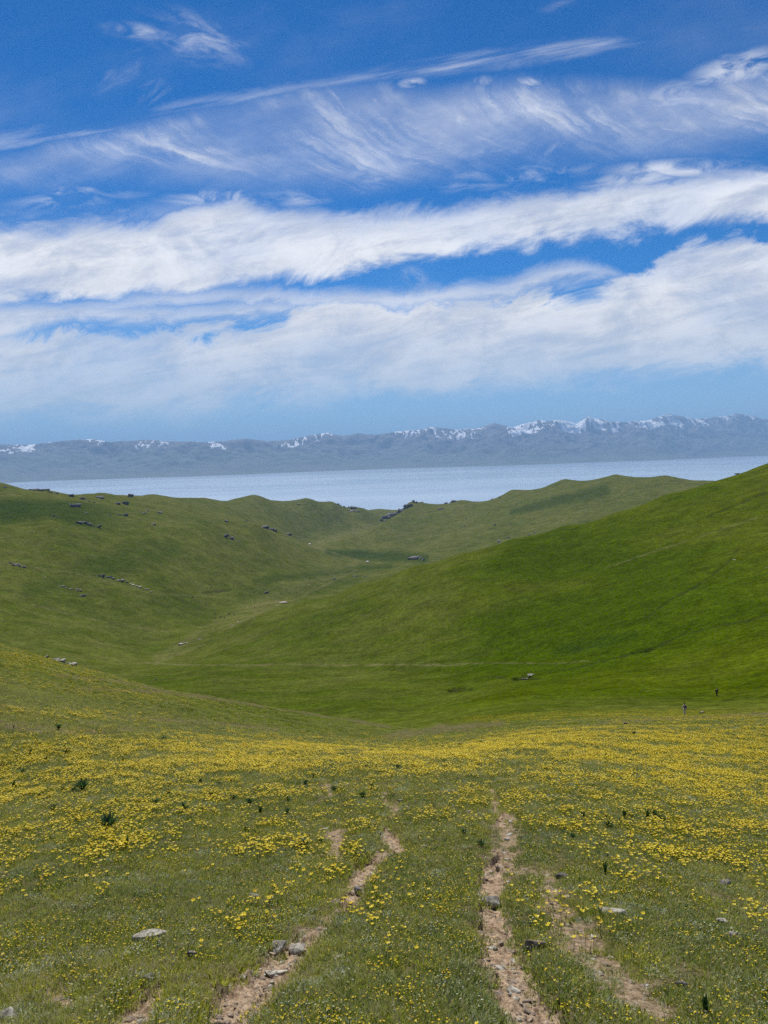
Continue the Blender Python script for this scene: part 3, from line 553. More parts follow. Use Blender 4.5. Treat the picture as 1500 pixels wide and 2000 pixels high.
NEAR = [  # px py w h material depth tilt rz label
 (955, 1768, 50, 21, M_GREY, .75, (.16, -.05), .1, 'thick grey slab lying across the right-hand dirt track, black shadow along its front'),
 (1046, 1846, 46, 22, M_TAN, .6, (.05, .22), .3, 'flat pinkish-tan wedge stone on the right edge of the widest dirt track'),
 (1027, 1850, 22, 18, M_GREY, .8, (.3, 0), .8, 'small grey stone tucked against the left side of the pinkish-tan wedge stone'),
 (1025, 1879, 22, 12, M_TAN, .7, (.1, -.1), .2, 'small tan chip just below the pinkish-tan wedge stone in the dirt track'),
 (548, 1861, 34, 16, M_PALE, .8, (.05, .05), .2, 'pale flat stone at the top of the bottom-left dirt rut, left of a pair'),
 (580, 1855, 36, 14, M_PALE, .8, (.12, -.12), -.3, 'whitish flat stone at the top of the bottom-left dirt rut, right of a pair'),
 (540, 1898, 46, 9, M_PALE, .9, (0, 0), .4, 'low pale slab half buried in the bottom-left dirt rut below the pair of flat stones'),
 (294, 1831, 66, 20, M_PALE, .45, (.05, .05), .08, 'long pale grey rock in the grass at lower left with yellow flowers behind it'),
 (699, 1744, 20, 14, M_GREY, .8, (.2, 0), .4, 'grey stone at the lower end of the short dirt patch in the left rut'),
 (494, 1752, 26, 10, M_GREY, .7, (0, .1), .1, 'small grey stone in plain grass left of the middle dirt patch'),
 (658, 1871, 34, 10, M_PALE, .5, (0, 0), -.2, 'thin curved pale stone in the grass right of the bottom-left rut'),
 (375, 1867, 20, 14, M_GREY, .8, (.2, .1), .6, 'rounded grey stone with pinkish cap right of the long pale rock'),
 (1198, 1782, 54, 11, M_PALE, .5, (0, 0), -.12, 'long whitish stone lying in the grass right of the second dirt track'),
 (1412, 1801, 26, 10, M_PALE, .7, (0, 0), .1, 'pale tan stone near the right edge of the picture, upper of two'),
 (1428, 1827, 28, 14, M_PALE, .7, (.1, .1), .5, 'pale stone near the right edge of the picture, lower of two'),
 (1416, 1726, 24, 12, M_GREY, .6, (.1, -.3), .3, 'light grey stone standing in yellow flowers near the right edge'),
 (20, 1986, 38, 22, M_PALE, .7, (0, 0), .2, 'pale stone in the bottom-left corner of the meadow'),
 (290, 1922, 24, 12, M_GREY, .8, (.1, .2), .2, 'dark grey lumpy stone above the left end of the far-left dirt patch'),
 (1098, 1712, 24, 9, M_DARK, .8, (0, 0), .2, 'nearly black flat stone at the top end of the second dirt track'),
 (1330, 1925, 22, 12, M_DARK, .8, (0, 0), .6, 'dark stone below a small cluster of yellow flowers at lower right'),
 (1312, 1746, 18, 10, M_GREY, .8, (0, 0), .3, 'small grey stone in the open grass left of the light grey stone at right'),
 (782, 1571, 14, 8, M_PALE, .7, (0, 0), .2, 'whitish stone at the upper bend of the narrow middle rut'),
 (745, 1562, 16, 5, M_PALE, .7, (0, 0), .5, 'thin pale stone at the top of the narrow middle rut'),
 (760, 1622, 16, 8, M_PALE, .7, (0, 0), .2, 'pale stone in the lower bend of the narrow middle rut'),
 (573, 1686, 18, 6, M_PALE, .7, (0, 0), .2, 'flat whitish stone in the grass left of the small dirt patch'),
 (990, 1640, 12, 6, M_PALE, .7, (0, 0), .2, 'small whitish stone in the upper part of the right-hand dirt track'),
 (1002, 1577, 14, 4, M_DARK, .7, (0, 0), .0, 'thin dark flat stone near the top of the right-hand dirt track'),
 (916, 1586, 14, 5, M_TAN, .7, (0, 0), .3, 'thin tan stone lying left of the top of the right-hand dirt track'),
 (1054, 1624, 10, 5, M_PALE, .7, (0, 0), .2, 'tiny white stone left of a dark plant beside the right-hand track'),
 (827, 1655, 14, 5, M_PALE, .7, (0, 0), .2, 'tiny pale stone in grass between the two ruts'),
 (972, 1695, 14, 10, M_TAN, .7, (0, 0), .2, 'tan clod in the right-hand dirt track above the thick grey slab'),
 (934, 1752, 14, 6, M_PALE, .7, (0, 0), .2, 'whitish chip on the dirt just above the left end of the thick grey slab'),
 (1225, 1413, 16, 7, M_TAN, .7, (0, 0), .2, 'pinkish rock at the far edge of the yellow flower field'),
 (1366, 1479, 14, 6, M_PALE, .7, (0, 0), .2, 'pair-left pale stone in the dense yellow flowers at right'),
 (1388, 1479, 12, 5, M_TAN, .7, (0, 0), .4, 'tan stone right of the pale stone in the dense yellow flowers'),
 (411, 1466, 14, 6, M_PALE, .7, (0, 0), .2, 'whitish stone just above the dense yellow band at left'),
 (512, 1473, 10, 5, M_PALE, .7, (0, 0), .2, 'small pale stone above the middle of the left yellow band'),
 (722, 1471, 18, 4, M_PALE, .5, (0, 0), -.3, 'thin white stone at the right end of the left yellow band'),
 (1372, 1391, 10, 4, M_PALE, .5, (0, 0), .1, 'small white stone below the person in dark clothes'),
 (305, 1326, 7, 9, M_DARK, .9, (0, 0), .3, 'small dark upright stone on the shoulder line of the left meadow'),
]
for i, (px, py, w, h, mt, dp, ti, rz, lb) in enumerate(NEAR): stone('stone', px, py, w, h, mt, lb, seed=i*7, depth=dp, tilt=ti, rz=rz, sink=.30)

def outcrop(chunks, mat, label, seed, group=None, hfac=.75, rmax=5000):
    """angular blocks standing out of the slope; chunks: px py width. Every block is a part of the outcrop"""
    hfac *= 1.1; base, _ = hit(chunks[0][0], chunks[0][1], 2, rmax); r_ = random.Random(seed); blocks = []
    for j, (px, py, w) in enumerate(chunks):
        p, r = hit(px, py, 2, rmax); sl = p.length; W = w/F*sl/2; sub = max(1, min(3, int(w/6)))
        for q in range(sub):
            t = (q+.5)/sub*2-1; wq = W/sub*r_.uniform(.8, 2.3); x = p.x+(t+r_.uniform(-.3, .3))*W*.9; y = p.y+r_.uniform(-.7, .7)*W*.7; z = float(ground_z(x, y))
            Hq = wq*hfac*r_.uniform(.6, 1.15); V, Fc = rock_arrays(wq, wq*r_.uniform(.7, 1.1), Hq, seed*31+j*7+q, 2, 8, .2)
            a = r_.uniform(0, 3.1); c, s_ = math.cos(a), math.sin(a); V = V@np.array([[c, -s_*.6, 0], [s_*.6, c, 0], [.25, .1, 1]])
            blocks.append((V, Fc, (x, y, z+Hq*.25)))
    if len(blocks) == 1:
        V, Fc, b = blocks[0]; o = bpy.data.objects.new('rock_outcrop', mesh_tri('rock_outcrop', V, Fc, mat)); COL.objects.link(o); o.location = b
    else:
        o = bpy.data.objects.new('rock_outcrop', None); COL.objects.link(o); o.location = base
        for V, Fc, b in blocks:
            c = bpy.data.objects.new('rock_block', mesh_tri('rock_block', V, Fc, mat)); COL.objects.link(c); c.parent = o; c.location = Vector(b)-base
    tagit(o, label, 'rock outcrop', group); return o
outcrop([(88, 1276, 20), (100, 1272, 18), (110, 1278, 16)], M_GREY, 'pinkish-grey layered outcrop on the left meadow shoulder, upper half', 1, hfac=.55, rmax=72)
outcrop([(116, 1281, 16), (128, 1288, 20), (138, 1293, 14)], M_PALE, 'pale slab outcrop sloping down right on the left meadow shoulder, lower half', 2, hfac=.6, rmax=72)
outcrop([(748, 1019, 16), (757, 1014, 22), (766, 1008, 24), (777, 1003, 26), (788, 997, 24), (799, 990, 18), (810, 984, 12)], M_DARK, 'large dark jagged crag on the far hill crest right of the valley mouth', 3, hfac=.8)
outcrop([(190, 1126, 14), (200, 1129, 14)], M_DARK, 'dark left end of the long slanting rock band on the left hillside', 4)
outcrop([(214, 1131, 16), (228, 1134, 18), (242, 1139, 14)], M_GREY, 'grey middle of the long slanting rock band on the left hillside', 5, hfac=.4)
outcrop([(256, 1144, 12), (270, 1149, 12), (284, 1153, 12), (294, 1157, 6)], M_PALE, 'pale thin right end of the long slanting rock band on the left hillside', 6, hfac=.3)
outcrop([(24, 1102, 14), (33, 1106, 14), (44, 1109, 12)], M_DARK, 'dark rough outcrop near the left edge below the green hollow', 7, hfac=.6)
outcrop([(120, 1146, 16), (136, 1149, 20), (152, 1153, 14), (163, 1165, 8)], M_GREY, 'low grey scree patch on the left hillside below the slanting rock band', 8, hfac=.22)
outcrop([(155, 1024, 14), (168, 1026, 16), (182, 1028, 14), (196, 1031, 10)], M_DARK, 'broad dark outcrop right of the green hollow, upper left hillside', 9, hfac=.5)
outcrop([(62, 952, 14), (74, 955, 16), (86, 958, 10)], M_DARK, 'dark outcrop on the left crest against the lake', 10, hfac=.35)
outcrop([(96, 962, 14), (108, 965, 12)], M_DARK, 'dark outcrop lower right of the one on the left crest', 11, hfac=.35)
outcrop([(158, 975, 10), (166, 977, 14), (176, 981, 8)], M_DARK, 'dark blocky outcrop below the left skyline', 12, hfac=.5)
outcrop([(662, 988, 14), (676, 991, 14), (692, 993, 14)], M_DARK, 'dark outcrop on the far crest left of the valley mouth', 13, hfac=.45)
outcrop([(683, 998, 14), (697, 1000, 12)], M_GREY, 'greyish outcrop just under the far crest left of the valley mouth', 14, hfac=.35)
outcrop([(808, 1093, 10), (818, 1091, 12), (827, 1095, 6)], M_DARK, 'dark hump outcrop at the right end of the dark green valley floor', 15, hfac=.55)
outcrop([(870, 977, 10), (884, 977, 14)], M_DARK, 'low dark outcrop on the far crest right of the big crag', 16, hfac=.4)
outcrop([(352, 1261, 10), (362, 1256, 10)], M_PALE, 'pale stones beside the stream bed in the lower valley', 17, hfac=.35)
outcrop([(1018, 1324, 12), (1032, 1322, 16), (1044, 1325, 8)], M_GREY, 'grey eroded ledge on the near slope below the thin track', 18, hfac=.22)
FAR = [(9, 954, 10), (139, 971, 9), (184, 983, 7), (197, 974, 13), (231, 986, 13), (244, 986, 8), (147, 990, 11), (135, 985, 5), (167, 1005, 9), (287, 998, 7), (279, 1004, 13), (245, 1009, 9), (233, 1008, 7), (260, 1006, 7), (215, 1008, 5),
 (315, 1003, 9), (299, 1027, 7), (274, 1015, 5), (108, 1011, 12), (254, 971, 10), (337, 1021, 4), (413, 1021, 6), (441, 1019, 8), (481, 1019, 10), (440, 1050, 8), (452, 1054, 8), (467, 1059, 5), (460, 1067, 5),
 (533, 1037, 13), (517, 1032, 10), (565, 1047, 9), (695, 1127, 12), (713, 1127, 7), (651, 1133, 10), (861, 995, 9), (977, 972, 9), (961, 975, 5), (912, 1013, 7), (907, 1028, 12), (966, 1027, 11), (980, 1058, 11), (1036, 1045, 6), (1045, 1041, 7), (992, 1051, 5), (1441, 920, 7), (583, 986, 5), (823, 981, 9), (521, 1160, 9)]
for i, (px, py, w) in enumerate(FAR):
    side = 'left' if px < 640 else 'right'
    grp = 'dark rocks scattered over the %s hills' % side
    o = outcrop([(px, py, w)], M_DARK, 'small dark rock speck scattered high on the distant %s hillside' % side, 100+i, grp, hfac=.42)
PALEF = [(88, 1130, 7), (198, 1179, 8), (553, 1178, 10), (464, 1215, 10), (454, 1222, 8), (495, 1209, 5), (390, 1249, 10), (603, 1143, 4), (612, 1149, 4), (1436, 1094, 4)]
for i, (px, py, w) in enumerate(PALEF): outcrop([(px, py, w)], M_PALE, 'small pale rock speck beside the valley stream or on the lower hillside', 200+i, 'pale rocks in the valley', hfac=.25)

# ------------------------------------------------------------------ vegetation prototypes
def leaf_mat(name, c1, c2, transl=.35, use_inst=True, brightc=None):
    m = bpy.data.materials.new(name); m.use_nodes = True; t = m.node_tree; t.nodes.clear(); k = NT(t)
    out = k.new('ShaderNodeOutputMaterial'); dif = k.new('ShaderNodeBsdfDiffuse'); tr = k.new('ShaderNodeBsdfTranslucent'); mx = k.new('ShaderNodeMixShader'); gl = k.new('ShaderNodeBsdfGlossy'); m2 = k.new('ShaderNodeMixShader')
    if use_inst: tint = k.attr('tint', 'INSTANCER')[2]; c = k.mix(tint, c1, c2)
    else:
        oi = k.new('ShaderNodeObjectInfo'); c = k.mix(oi.outputs['Random'], c1, c2)
    bl = k.attr('blade')[2]; c = k.mix(k.ss(bl, .0, 1.0, 0, .55), c, brightc or c2)
    k.set(dif.inputs[0], c); k.set(tr.inputs[0], c); mx.inputs[0].default_value = transl
    k.l.new(dif.outputs[0], mx.inputs[1]); k.l.new(tr.outputs[0], mx.inputs[2]); gl.inputs['Roughness'].default_value = .45; k.set(gl.inputs['Color'], (1, 1, 1))
    m2.inputs[0].default_value = .018; k.l.new(mx.outputs[0], m2.inputs[1]); k.l.new(gl.outputs[0], m2.inputs[2]); k.l.new(m2.outputs[0], out.inputs[0]); return m
M_GRASS = leaf_mat('grass_blade', (.048, .125, .002), (.310, .335, .014), .5, brightc=(.58, .56, .12))  # sun glints on the turf put into the colour of the brighter blades
M_SAGE = leaf_mat('silver_herb', (.26, .32, .16), (.60, .62, .44), .25)
M_DRYG = leaf_mat('dry_blade', (.34, .28, .15), (.52, .44, .27), .35)
M_DKPL = leaf_mat('dark_leaf', (.012, .045, .008), (.045, .10, .016), .25, False, (.10, .17, .05))
M_STEM = leaf_mat('flower_stem', (.06, .11, .015), (.09, .13, .02), .3, False)
M_PETAL = leaf_mat('yellow_petal', (.64, .50, .006), (.56, .37, .003), .20, False, (.80, .70, .05))
M_CENT = leaf_mat('flower_centre', (.62, .34, .01), (.66, .40, .01), .1, False)
def blades(n, rad, hmin, hmax, wd, lean, rr, seg=2, flat=0.0):
    V, Fc, B = [], [], []
    for _ in range(n):
        a = rr.uniform(0, 6.283); r = rad*math.sqrt(rr.random()); x, y = r*math.cos(a), r*math.sin(a); h = rr.uniform(hmin, hmax)*(1-.3*r/rad)
        la = a+rr.uniform(-1.2, 1.2); ln = lean*rr.uniform(.2, 1)*h; fa = rr.uniform(0, 6.283); w = wd*rr.uniform(.7, 1.3); b = rr.random(); s0 = len(V)
        for q in range(seg+1):
            t = q/seg; cx, cy, cz = x+math.cos(la)*ln*t*t, y+math.sin(la)*ln*t*t, h*(t-.25*flat*t*t)-.01*(q == 0); ww = w*(1-t)**.6 if q < seg else 0
            if q < seg: V += [(cx-math.cos(fa)*ww, cy-math.sin(fa)*ww, cz), (cx+math.cos(fa)*ww, cy+math.sin(fa)*ww, cz)]; B += [b, b]
            else: V.append((cx, cy, cz)); B.append(b)
        for q in range(seg-1): k = s0+2*q; Fc += [(k, k+1, k+3), (k, k+3, k+2)]
        k = s0+2*(seg-1); Fc.append((k, k+1, k+2))
    return V, Fc, B
def mk(name, parts):
    """parts: list of (V,F,B,material)"""
    V, Fc, B, MI, mats = [], [], [], [], []
    for v, f, b, m in parts:
        if m not in mats: mats.append(m)
        o = len(V); V += list(v); Fc += [tuple(i+o for i in q) for q in f]; B += list(b); MI += [mats.index(m)]*len(f)
    me = mesh_np(name, np.array(V, float), np.array(Fc), 3)
    for m in mats: me.materials.append(m)
    me.polygons.foreach_set('material_index', np.array(MI, np.int32))
    at = me.attributes.new('blade', 'FLOAT', 'POINT'); at.data.foreach_set('value', np.array(B, np.float32)); return me
def head(x, y, z, R, tilt, az, rr, petals=5):
    """buttercup-like blossom of separate petals around a small domed centre"""
    V, Fc, B = [], [], []; q = Matrix.Rotation(az, 3, 'Z') @ Matrix.Rotation(tilt, 3, 'Y'); b = rr.random()
    for i in range(petals):
        a = i*6.283/petals+.2; da = 3.1416/petals*1.02; s0 = len(V)
        for (rd, aa, zz) in ((.12, 0, 0), (.62, -da*.9, .18), (1.0, -da*.55, .36), (1.08, 0, .40), (1.0, da*.55, .36), (.62, da*.9, .18)):
            p = q @ Vector((R*rd*math.cos(a+aa), R*rd*math.sin(a+aa), R*zz)); V.append((x+p.x, y+p.y, z+p.z)); B.append(b)
        Fc += [(s0, s0+1, s0+2), (s0, s0+2, s0+3), (s0, s0+3, s0+4), (s0, s0+4, s0+5)]
    cV, cF, cB = [], [], []
    for i in range(6): p = q @ Vector((R*.26*math.cos(i*1.047), R*.26*math.sin(i*1.047), R*.12)); cV.append((x+p.x, y+p.y, z+p.z)); cB.append(b)
    p = q @ Vector((0, 0, R*.30)); cV.append((x+p.x, y+p.y, z+p.z)); cB.append(b); cF = [(i, (i+1) % 6, 6) for i in range(6)]
    return (V, Fc, B), (cV, cF, cB)
def stem(x0, y0, x1, y1, z1, r=.0012):
    V, Fc = [], []
    for (x, y, z) in ((x0, y0, -.01), ((x0+x1)/2+.004, (y0+y1)/2, z1*.55), (x1, y1, z1)):
        for i in range(3): V.append((x+r*math.cos(i*2.09), y+r*math.sin(i*2.09), z))
    for L in (0, 3):
        for i in range(3): j = (i+1) % 3; Fc += [(L+i, L+j, L+3+j), (L+i, L+3+j, L+3+i)]
    return V, Fc, [.3]*9
rr = random.Random(11)
def coll(name, meshes):
    c = bpy.data.collections.new(name)
    for i, me in enumerate(meshes): o = bpy.data.objects.new('%s_%02d' % (name, i), me); c.objects.link(o)
    return c
tufts = []
for i in range(6): tufts.append(mk('grass_tuft', [(*blades(62, .085, .014, .040, .0026, 1.9, rr, 2, 1), M_GRASS), (*blades(16, .08, .012, .045, .0016, 1.1, rr), M_GRASS), (*blades(16, .08, .012, .045, .0018, 1.6, rr), M_DRYG), (*blades(9, .08, .01, .025, .0042, 1.6, rr, 2, 1), M_SAGE)]))
for i in range(3): tufts.append(mk('grass_tuft_tall', [(*blades(70, .06, .03, .080, .0026, 1.3, rr, 2, .6), M_GRASS), (*blades(9, .06, .06, .125, .0011, .5, rr), M_DRYG)]))
for i in range(2): tufts.append(mk('herb_tuft', [(*blades(60, .06, .012, .036, .0040, 1.8, rr, 2, 1), M_SAGE), (*blades(30, .08, .02, .05, .0014, .8, rr), M_GRASS)]))
for i in range(2): tufts.append(mk('dry_tuft', [(*blades(60, .08, .012, .045, .0014, 1.2, rr), M_DRYG), (*blades(30, .08, .02, .05, .0014, .8, rr), M_GRASS)]))
C_TUFT = coll('tuft_kinds', tufts)
def flower_mesh(n, rad, hmin, hmax, R, leaves=True, hs=1.0):
    P = []
    for _ in range(n):
        a = rr.uniform(0, 6.283); r = rad*math.sqrt(rr.random()); x, y = r*math.cos(a), r*math.sin(a); z = rr.uniform(hmin, hmax); x0, y0 = x*.75, y*.75
        h, c = head(x, y, z, R*rr.uniform(.7, 1.2), rr.uniform(0, .8), rr.uniform(0, 6.28), rr); P += [(*h, M_PETAL), (*c, M_CENT), (*stem(x0, y0, x, y, z), M_STEM)]
    if leaves: P.append((*blades(10*n, rad*1.05, .02, hmax*.7, .0026, .8, rr), M_GRASS))
    return mk('flower_cluster', P)
def white_mesh():
    P = []
    for _ in range(7):
        a = rr.uniform(0, 6.283); r = .09*math.sqrt(rr.random()); x, y, z = r*math.cos(a), r*math.sin(a), rr.uniform(.02, .06); h, c = head(x, y, z, .005*rr.uniform(.7, 1.3), rr.uniform(0, .6), 0, rr)
        P += [(*h, M_SAGE), (*stem(x, y, x, y, z), M_STEM)]
    return mk('white_cluster', P)
C_FLOW = coll('flower_kinds', [flower_mesh(1, .004, .05, .09, .0125) for _ in range(3)]+[flower_mesh(4, .05, .045, .09, .012) for _ in range(2)]+[flower_mesh(8, .085, .045, .09, .0125) for _ in range(3)]+[flower_mesh(9, .11, .02, .06, .0055) for _ in range(2)]+[white_mesh()])
pebs = []
for i in range(4):
    V, Fc = rock_arrays(.012, .010, .006, 900+i, 2); pebs.append(mesh_tri('pebble', V, Fc, M_TAN if i else M_PALE))
C_PEB = coll('pebble_kinds', pebs)

def scatter(name, pts, rotz, scl, idx, tint, collection, label):
    n = len(pts); me = bpy.data.meshes.new(name+'_points'); me.vertices.add(n); me.vertices.foreach_set('co', pts.astype(np.float32).ravel())
    # lean with the slope: normals from the sheet
    e = .25; gx = (ground_z(pts[:, 0]+e, pts[:, 1])-ground_z(pts[:, 0]-e, pts[:, 1]))/(2*e); gy = (ground_z(pts[:, 0], pts[:, 1]+e)-ground_z(pts[:, 0], pts[:, 1]-e))/(2*e)
    rot = np.stack([np.arctan(gy)*.35, -np.arctan(gx)*.35, np.zeros(n)], -1)
    for nm_, ty, arr in (('rot', 'FLOAT_VECTOR', rot), ('spin', 'FLOAT', rotz), ('scl', 'FLOAT', scl), ('idx', 'INT', idx), ('tint', 'FLOAT', tint)):
        at = me.attributes.new(nm_, ty, 'POINT'); at.data.foreach_set('vector' if ty == 'FLOAT_VECTOR' else 'value', np.ascontiguousarray(arr, np.int32 if ty == 'INT' else np.float32).ravel())
    o = bpy.data.objects.new(name, me); COL.objects.link(o); tagit(o, None, None, None, 'stuff')
    g = bpy.data.node_groups.new(name+'_scatter', 'GeometryNodeTree'); g.interface.new_socket('Geometry', in_out='INPUT', socket_type='NodeSocketGeometry'); g.interface.new_socket('Geometry', in_out='OUTPUT', socket_type='NodeSocketGeometry')
    N = g.nodes; L = g.links; gi = N.new('NodeGroupInput'); go = N.new('NodeGroupOutput'); ip = N.new('GeometryNodeInstanceOnPoints'); ci = N.new('GeometryNodeCollectionInfo'); ci.inputs['Collection'].default_value = collection
    ci.inputs['Separate Children'].default_value = True; ci.inputs['Reset Children'].default_value = True; ip.inputs['Pick Instance'].default_value = True
    def na(nm_, ty): q = N.new('GeometryNodeInputNamedAttribute'); q.data_type = ty; q.inputs['Name'].default_value = nm_; return q.outputs['Attribute']
    ri = N.new('GeometryNodeRotateInstances'); ri.inputs['Local Space'].default_value = True; cx = N.new('ShaderNodeCombineXYZ'); L.new(na('spin', 'FLOAT'), cx.inputs[2])
    L.new(gi.outputs[0], ip.inputs['Points']); L.new(ci.outputs[0], ip.inputs['Instance']); L.new(na('idx', 'INT'), ip.inputs['Instance Index']); L.new(na('scl', 'FLOAT'), ip.inputs['Scale']); L.new(na('rot', 'FLOAT_VECTOR'), ip.inputs['Rotation'])
    L.new(ip.outputs[0], ri.inputs['Instances']); L.new(cx.outputs[0], ri.inputs['Rotation']); L.new(ri.outputs[0], go.inputs[0])
    md = o.modifiers.new('scatter', 'NODES'); md.node_group = g
    if label: o['label'] = label
    return o
def polar_pts(n, r0, r1, amax, power):
    """n points with areal density falling as r**-power"""
    u_ = rng.random(n); e = 2-power; r = (r0**e+u_*(r1**e-r0**e))**(1/e) if abs(e) > 1e-6 else r0*(r1/r0)**u_
    a = rng.uniform(-amax, amax, n); return r*np.sin(a), r*np.cos(a), r
AM = math.radians(39)
# grass
x, y, r = polar_pts(95000, 2.2, 95, AM, 1.45)
d_ = look(dirt, x, y); bare = sst(fbm(x, y, .45, 3, 101), .12, .50)*.8*(r < 14); keep = (rng.random(len(x)) > np.clip(d_*1.35-.12, 0, .985)) & (rng.random(len(x)) > bare); x, y, r = x[keep], y[keep], r[keep]; d_ = d_[keep]
# thin the far end so that the meadow fades into the textured slope
keep = rng.random(len(x)) > sst(r, 60, 95)*.9; x, y, r, d_ = x[keep], y[keep], r[keep], d_[keep]
m1 = fbm(x, y, .9, 3, 81); m2 = fbm(x, y, 3.5, 3, 83); br = look(brown, x, y)
u_ = rng.random(len(x)); tall = .04+.16*sst(m1, .05, .5); herb = (.05+.34*sst(fbm(x, y, .6, 2, 87), .1, .5))*(1-.9*sst(r, 12, 24)); dryp = .06+.25*sst(m2, .0, .5)+.95*br
idx = rng.integers(0, 6, len(x)); idx = np.where(u_ < tall, rng.integers(6, 9, len(x)), idx); idx = np.where((u_ > tall) & (u_ < tall+herb), rng.integers(9, 11, len(x)), idx); idx = np.where(u_ > 1-dryp, rng.integers(11, 13, len(x)), idx)
scl = (.8+.5*rng.random(len(x)))*np.clip(r/9, 1, 2.0)**.8*(1-.45*np.clip(d_, 0, 1))
tint = np.clip(.42+.25*sst(r, 10, 30)+m1*.8+m2*.7+rng.normal(0, .24, len(x)), 0, 1)
z = ground_z(x, y); scatter('grass', np.stack([x, y, z-.004], -1), rng.uniform(0, 6.28, len(x)), scl, idx, tint, C_TUFT, 'short green meadow grass with dry and silvery tufts')
# wildflowers
x, y, r = polar_pts(420000, 2.6, 120, AM, 1.25)
z = ground_z(x, y); fpx, fpy = project(x, y, z); n1, n2, n3 = fbm(x, y, 2.6, 3, 41), fbm(x, y, .8, 3, 43), 0
D = fl_noise(flower_density(fpx, fpy, r, n1, n2, n3), n1, n2); D *= (1-np.clip(look(dirt, x, y)*1.2, 0, 1))
# areal density of the trial points ~ r**-1.25: correct it so that D sets flowers per square metre
dens = 420000*.75/((120**.75-2.6**.75)*2*AM)*r**-1.25
want = np.where(r < 9, D*210, D*190*np.clip(r/9, 1, 99)**-1.05*np.clip(r/22, 1, 99)**-.7*np.where(r > 12, .8, 1))
keep = rng.random(len(x)) < want/dens; x, y, z, r, D = x[keep], y[keep], z[keep], r[keep], D[keep]
idx = np.where(rng.random(len(x)) < .42*np.exp(-np.maximum(r-6, 0)/14), rng.integers(0, 3, len(x)), np.where(r < 14, rng.integers(3, 5, len(x)), rng.integers(4, 8, len(x))))
# tiny blossoms sprinkled everywhere in the near turf
nx_, ny_, nr_ = polar_pts(26000, 2.4, 28, AM, 1.1); kq = (rng.random(len(nx_)) < np.clip(.45+1.3*fbm(nx_, ny_, 1.1, 3, 97), .06, 1)) & (look(dirt, nx_, ny_) < .25); nx_, ny_, nr_ = nx_[kq], ny_[kq], nr_[kq]
tiny_idx = np.where(rng.random(len(nx_)) < .72, rng.integers(8, 10, len(nx_)), 10)
x, y, z, r, D, idx = np.concatenate([x, nx_]), np.concatenate([y, ny_]), np.concatenate([z, ground_z(nx_, ny_)]), np.concatenate([r, nr_]), np.concatenate([D, nr_*0]), np.concatenate([idx, tiny_idx])
# the ones that show largest are individual plants
fx, fy = project(x, y, z); inside = (fx > 0) & (fx < 1500) & (fy < 1990) & (fy > 1200); single = np.where(inside & (idx < 3))[0]; single = single[np.argsort(r[single])][:300]
mask = np.ones(len(x), bool); mask[single] = False
scatter('wildflowers', np.stack([x, y, z], -1)[mask], rng.uniform(0, 6.28, mask.sum()), (.50+.65*rng.random(mask.sum()))*np.clip(r[mask]/12, 1, 2.2)**.45, idx[mask], rng.random(mask.sum()), C_FLOW, 'yellow wildflowers covering the meadow')
protos = []
for i in range(4):
    h, c = head(0, 0, 0, .0125, .35*i/3, i*1.7, rr); hz = .055+.012*i
    ms = mk('flower_stem', [(*stem(0, 0, .006, .003, hz), M_STEM), (*blades(5, .015, .02, .04, .0022, .9, rr), M_STEM)])
    mb = mk('blossom', [(*h, M_PETAL)]); mc = mk('flower_centre', [(*c, M_CENT)]); protos.append((ms, mb, mc, hz))
for n_, i in enumerate(single):
    ms, mb, mc, hz = protos[n_ % 4]; o = bpy.data.objects.new('yellow_wildflower', ms); COL.objects.link(o); o.location = (x[i], y[i], z[i]); o.rotation_euler = (0, 0, float(rng.uniform(0, 6.28))); s_ = float(rng.uniform(.9, 1.3)); o.scale = (s_,)*3
    tagit(o, 'small yellow wildflower on a thin stem in the nearest grass', 'wildflower', 'yellow wildflowers nearest the camera')
    for nm_, me in (('blossom', mb), ('flower_centre', mc)): c = bpy.data.objects.new(nm_, me); COL.objects.link(c); c.parent = o; c.location = (.006, .003, hz)
# gravel and clods on the bare tracks
x, y, r = polar_pts(110000, 2.4, 26, AM, 1.0); keep = rng.random(len(x)) < np.clip(look(dirt, x, y), 0, 1)**1.5*.5; x, y, r = x[keep], y[keep], r[keep]
scatter('gravel', np.stack([x, y, ground_z(x, y)], -1), rng.uniform(0, 6.28, len(x)), rng.gamma(1.6, .42, len(x))+.3, rng.integers(0, 4, len(x)), rng.random(len(x)), C_PEB, 'loose gravel on the bare earth of the tracks')

# ------------------------------------------------------------------ dark leafy plants
def leafy(n, h, lean, wd, seed):
    r_ = random.Random(seed); V, Fc, B = [], [], []
    for i in range(n):
        a = i*2.4+r_.uniform(-.3, .3); L = h*r_.uniform(.65, 1.05); out = lean*r_.uniform(.5, 1.2); w = wd*r_.uniform(1.0, 1.6); s0 = len(V); b = r_.random(); seg = 5; c, s_ = math.cos(a), math.sin(a)
        for q in range(seg+1):
            t = q/seg; d = L*(out*t*t*.6+.12*t); zz = L*(t-.30*out*t*t); ww = w*math.sin(math.pi*min(.97, .12+t*.86)); cup = ww*.35
            V += [(c*d-s_*ww, s_*d+c*ww, zz+cup), (c*d, s_*d, zz), (c*d+s_*ww, s_*d-c*ww, zz+cup)]; B += [b]*3
        for q in range(seg): k = s0+3*q; Fc += [(k, k+1, k+4), (k, k+4, k+3), (k+1, k+2, k+5), (k+1, k+5, k+4)]
    return mk('leaves', [(V, Fc, B, M_DKPL)])
L_BUSH = [leafy(46, 1, 1.0, .045, 5), leafy(34, 1, .8, .055, 6)]; L_UP = [leafy(12, 1, .28, .08, 7), leafy(10, 1, .18, .07, 8), leafy(16, 1, .45, .08, 9)]
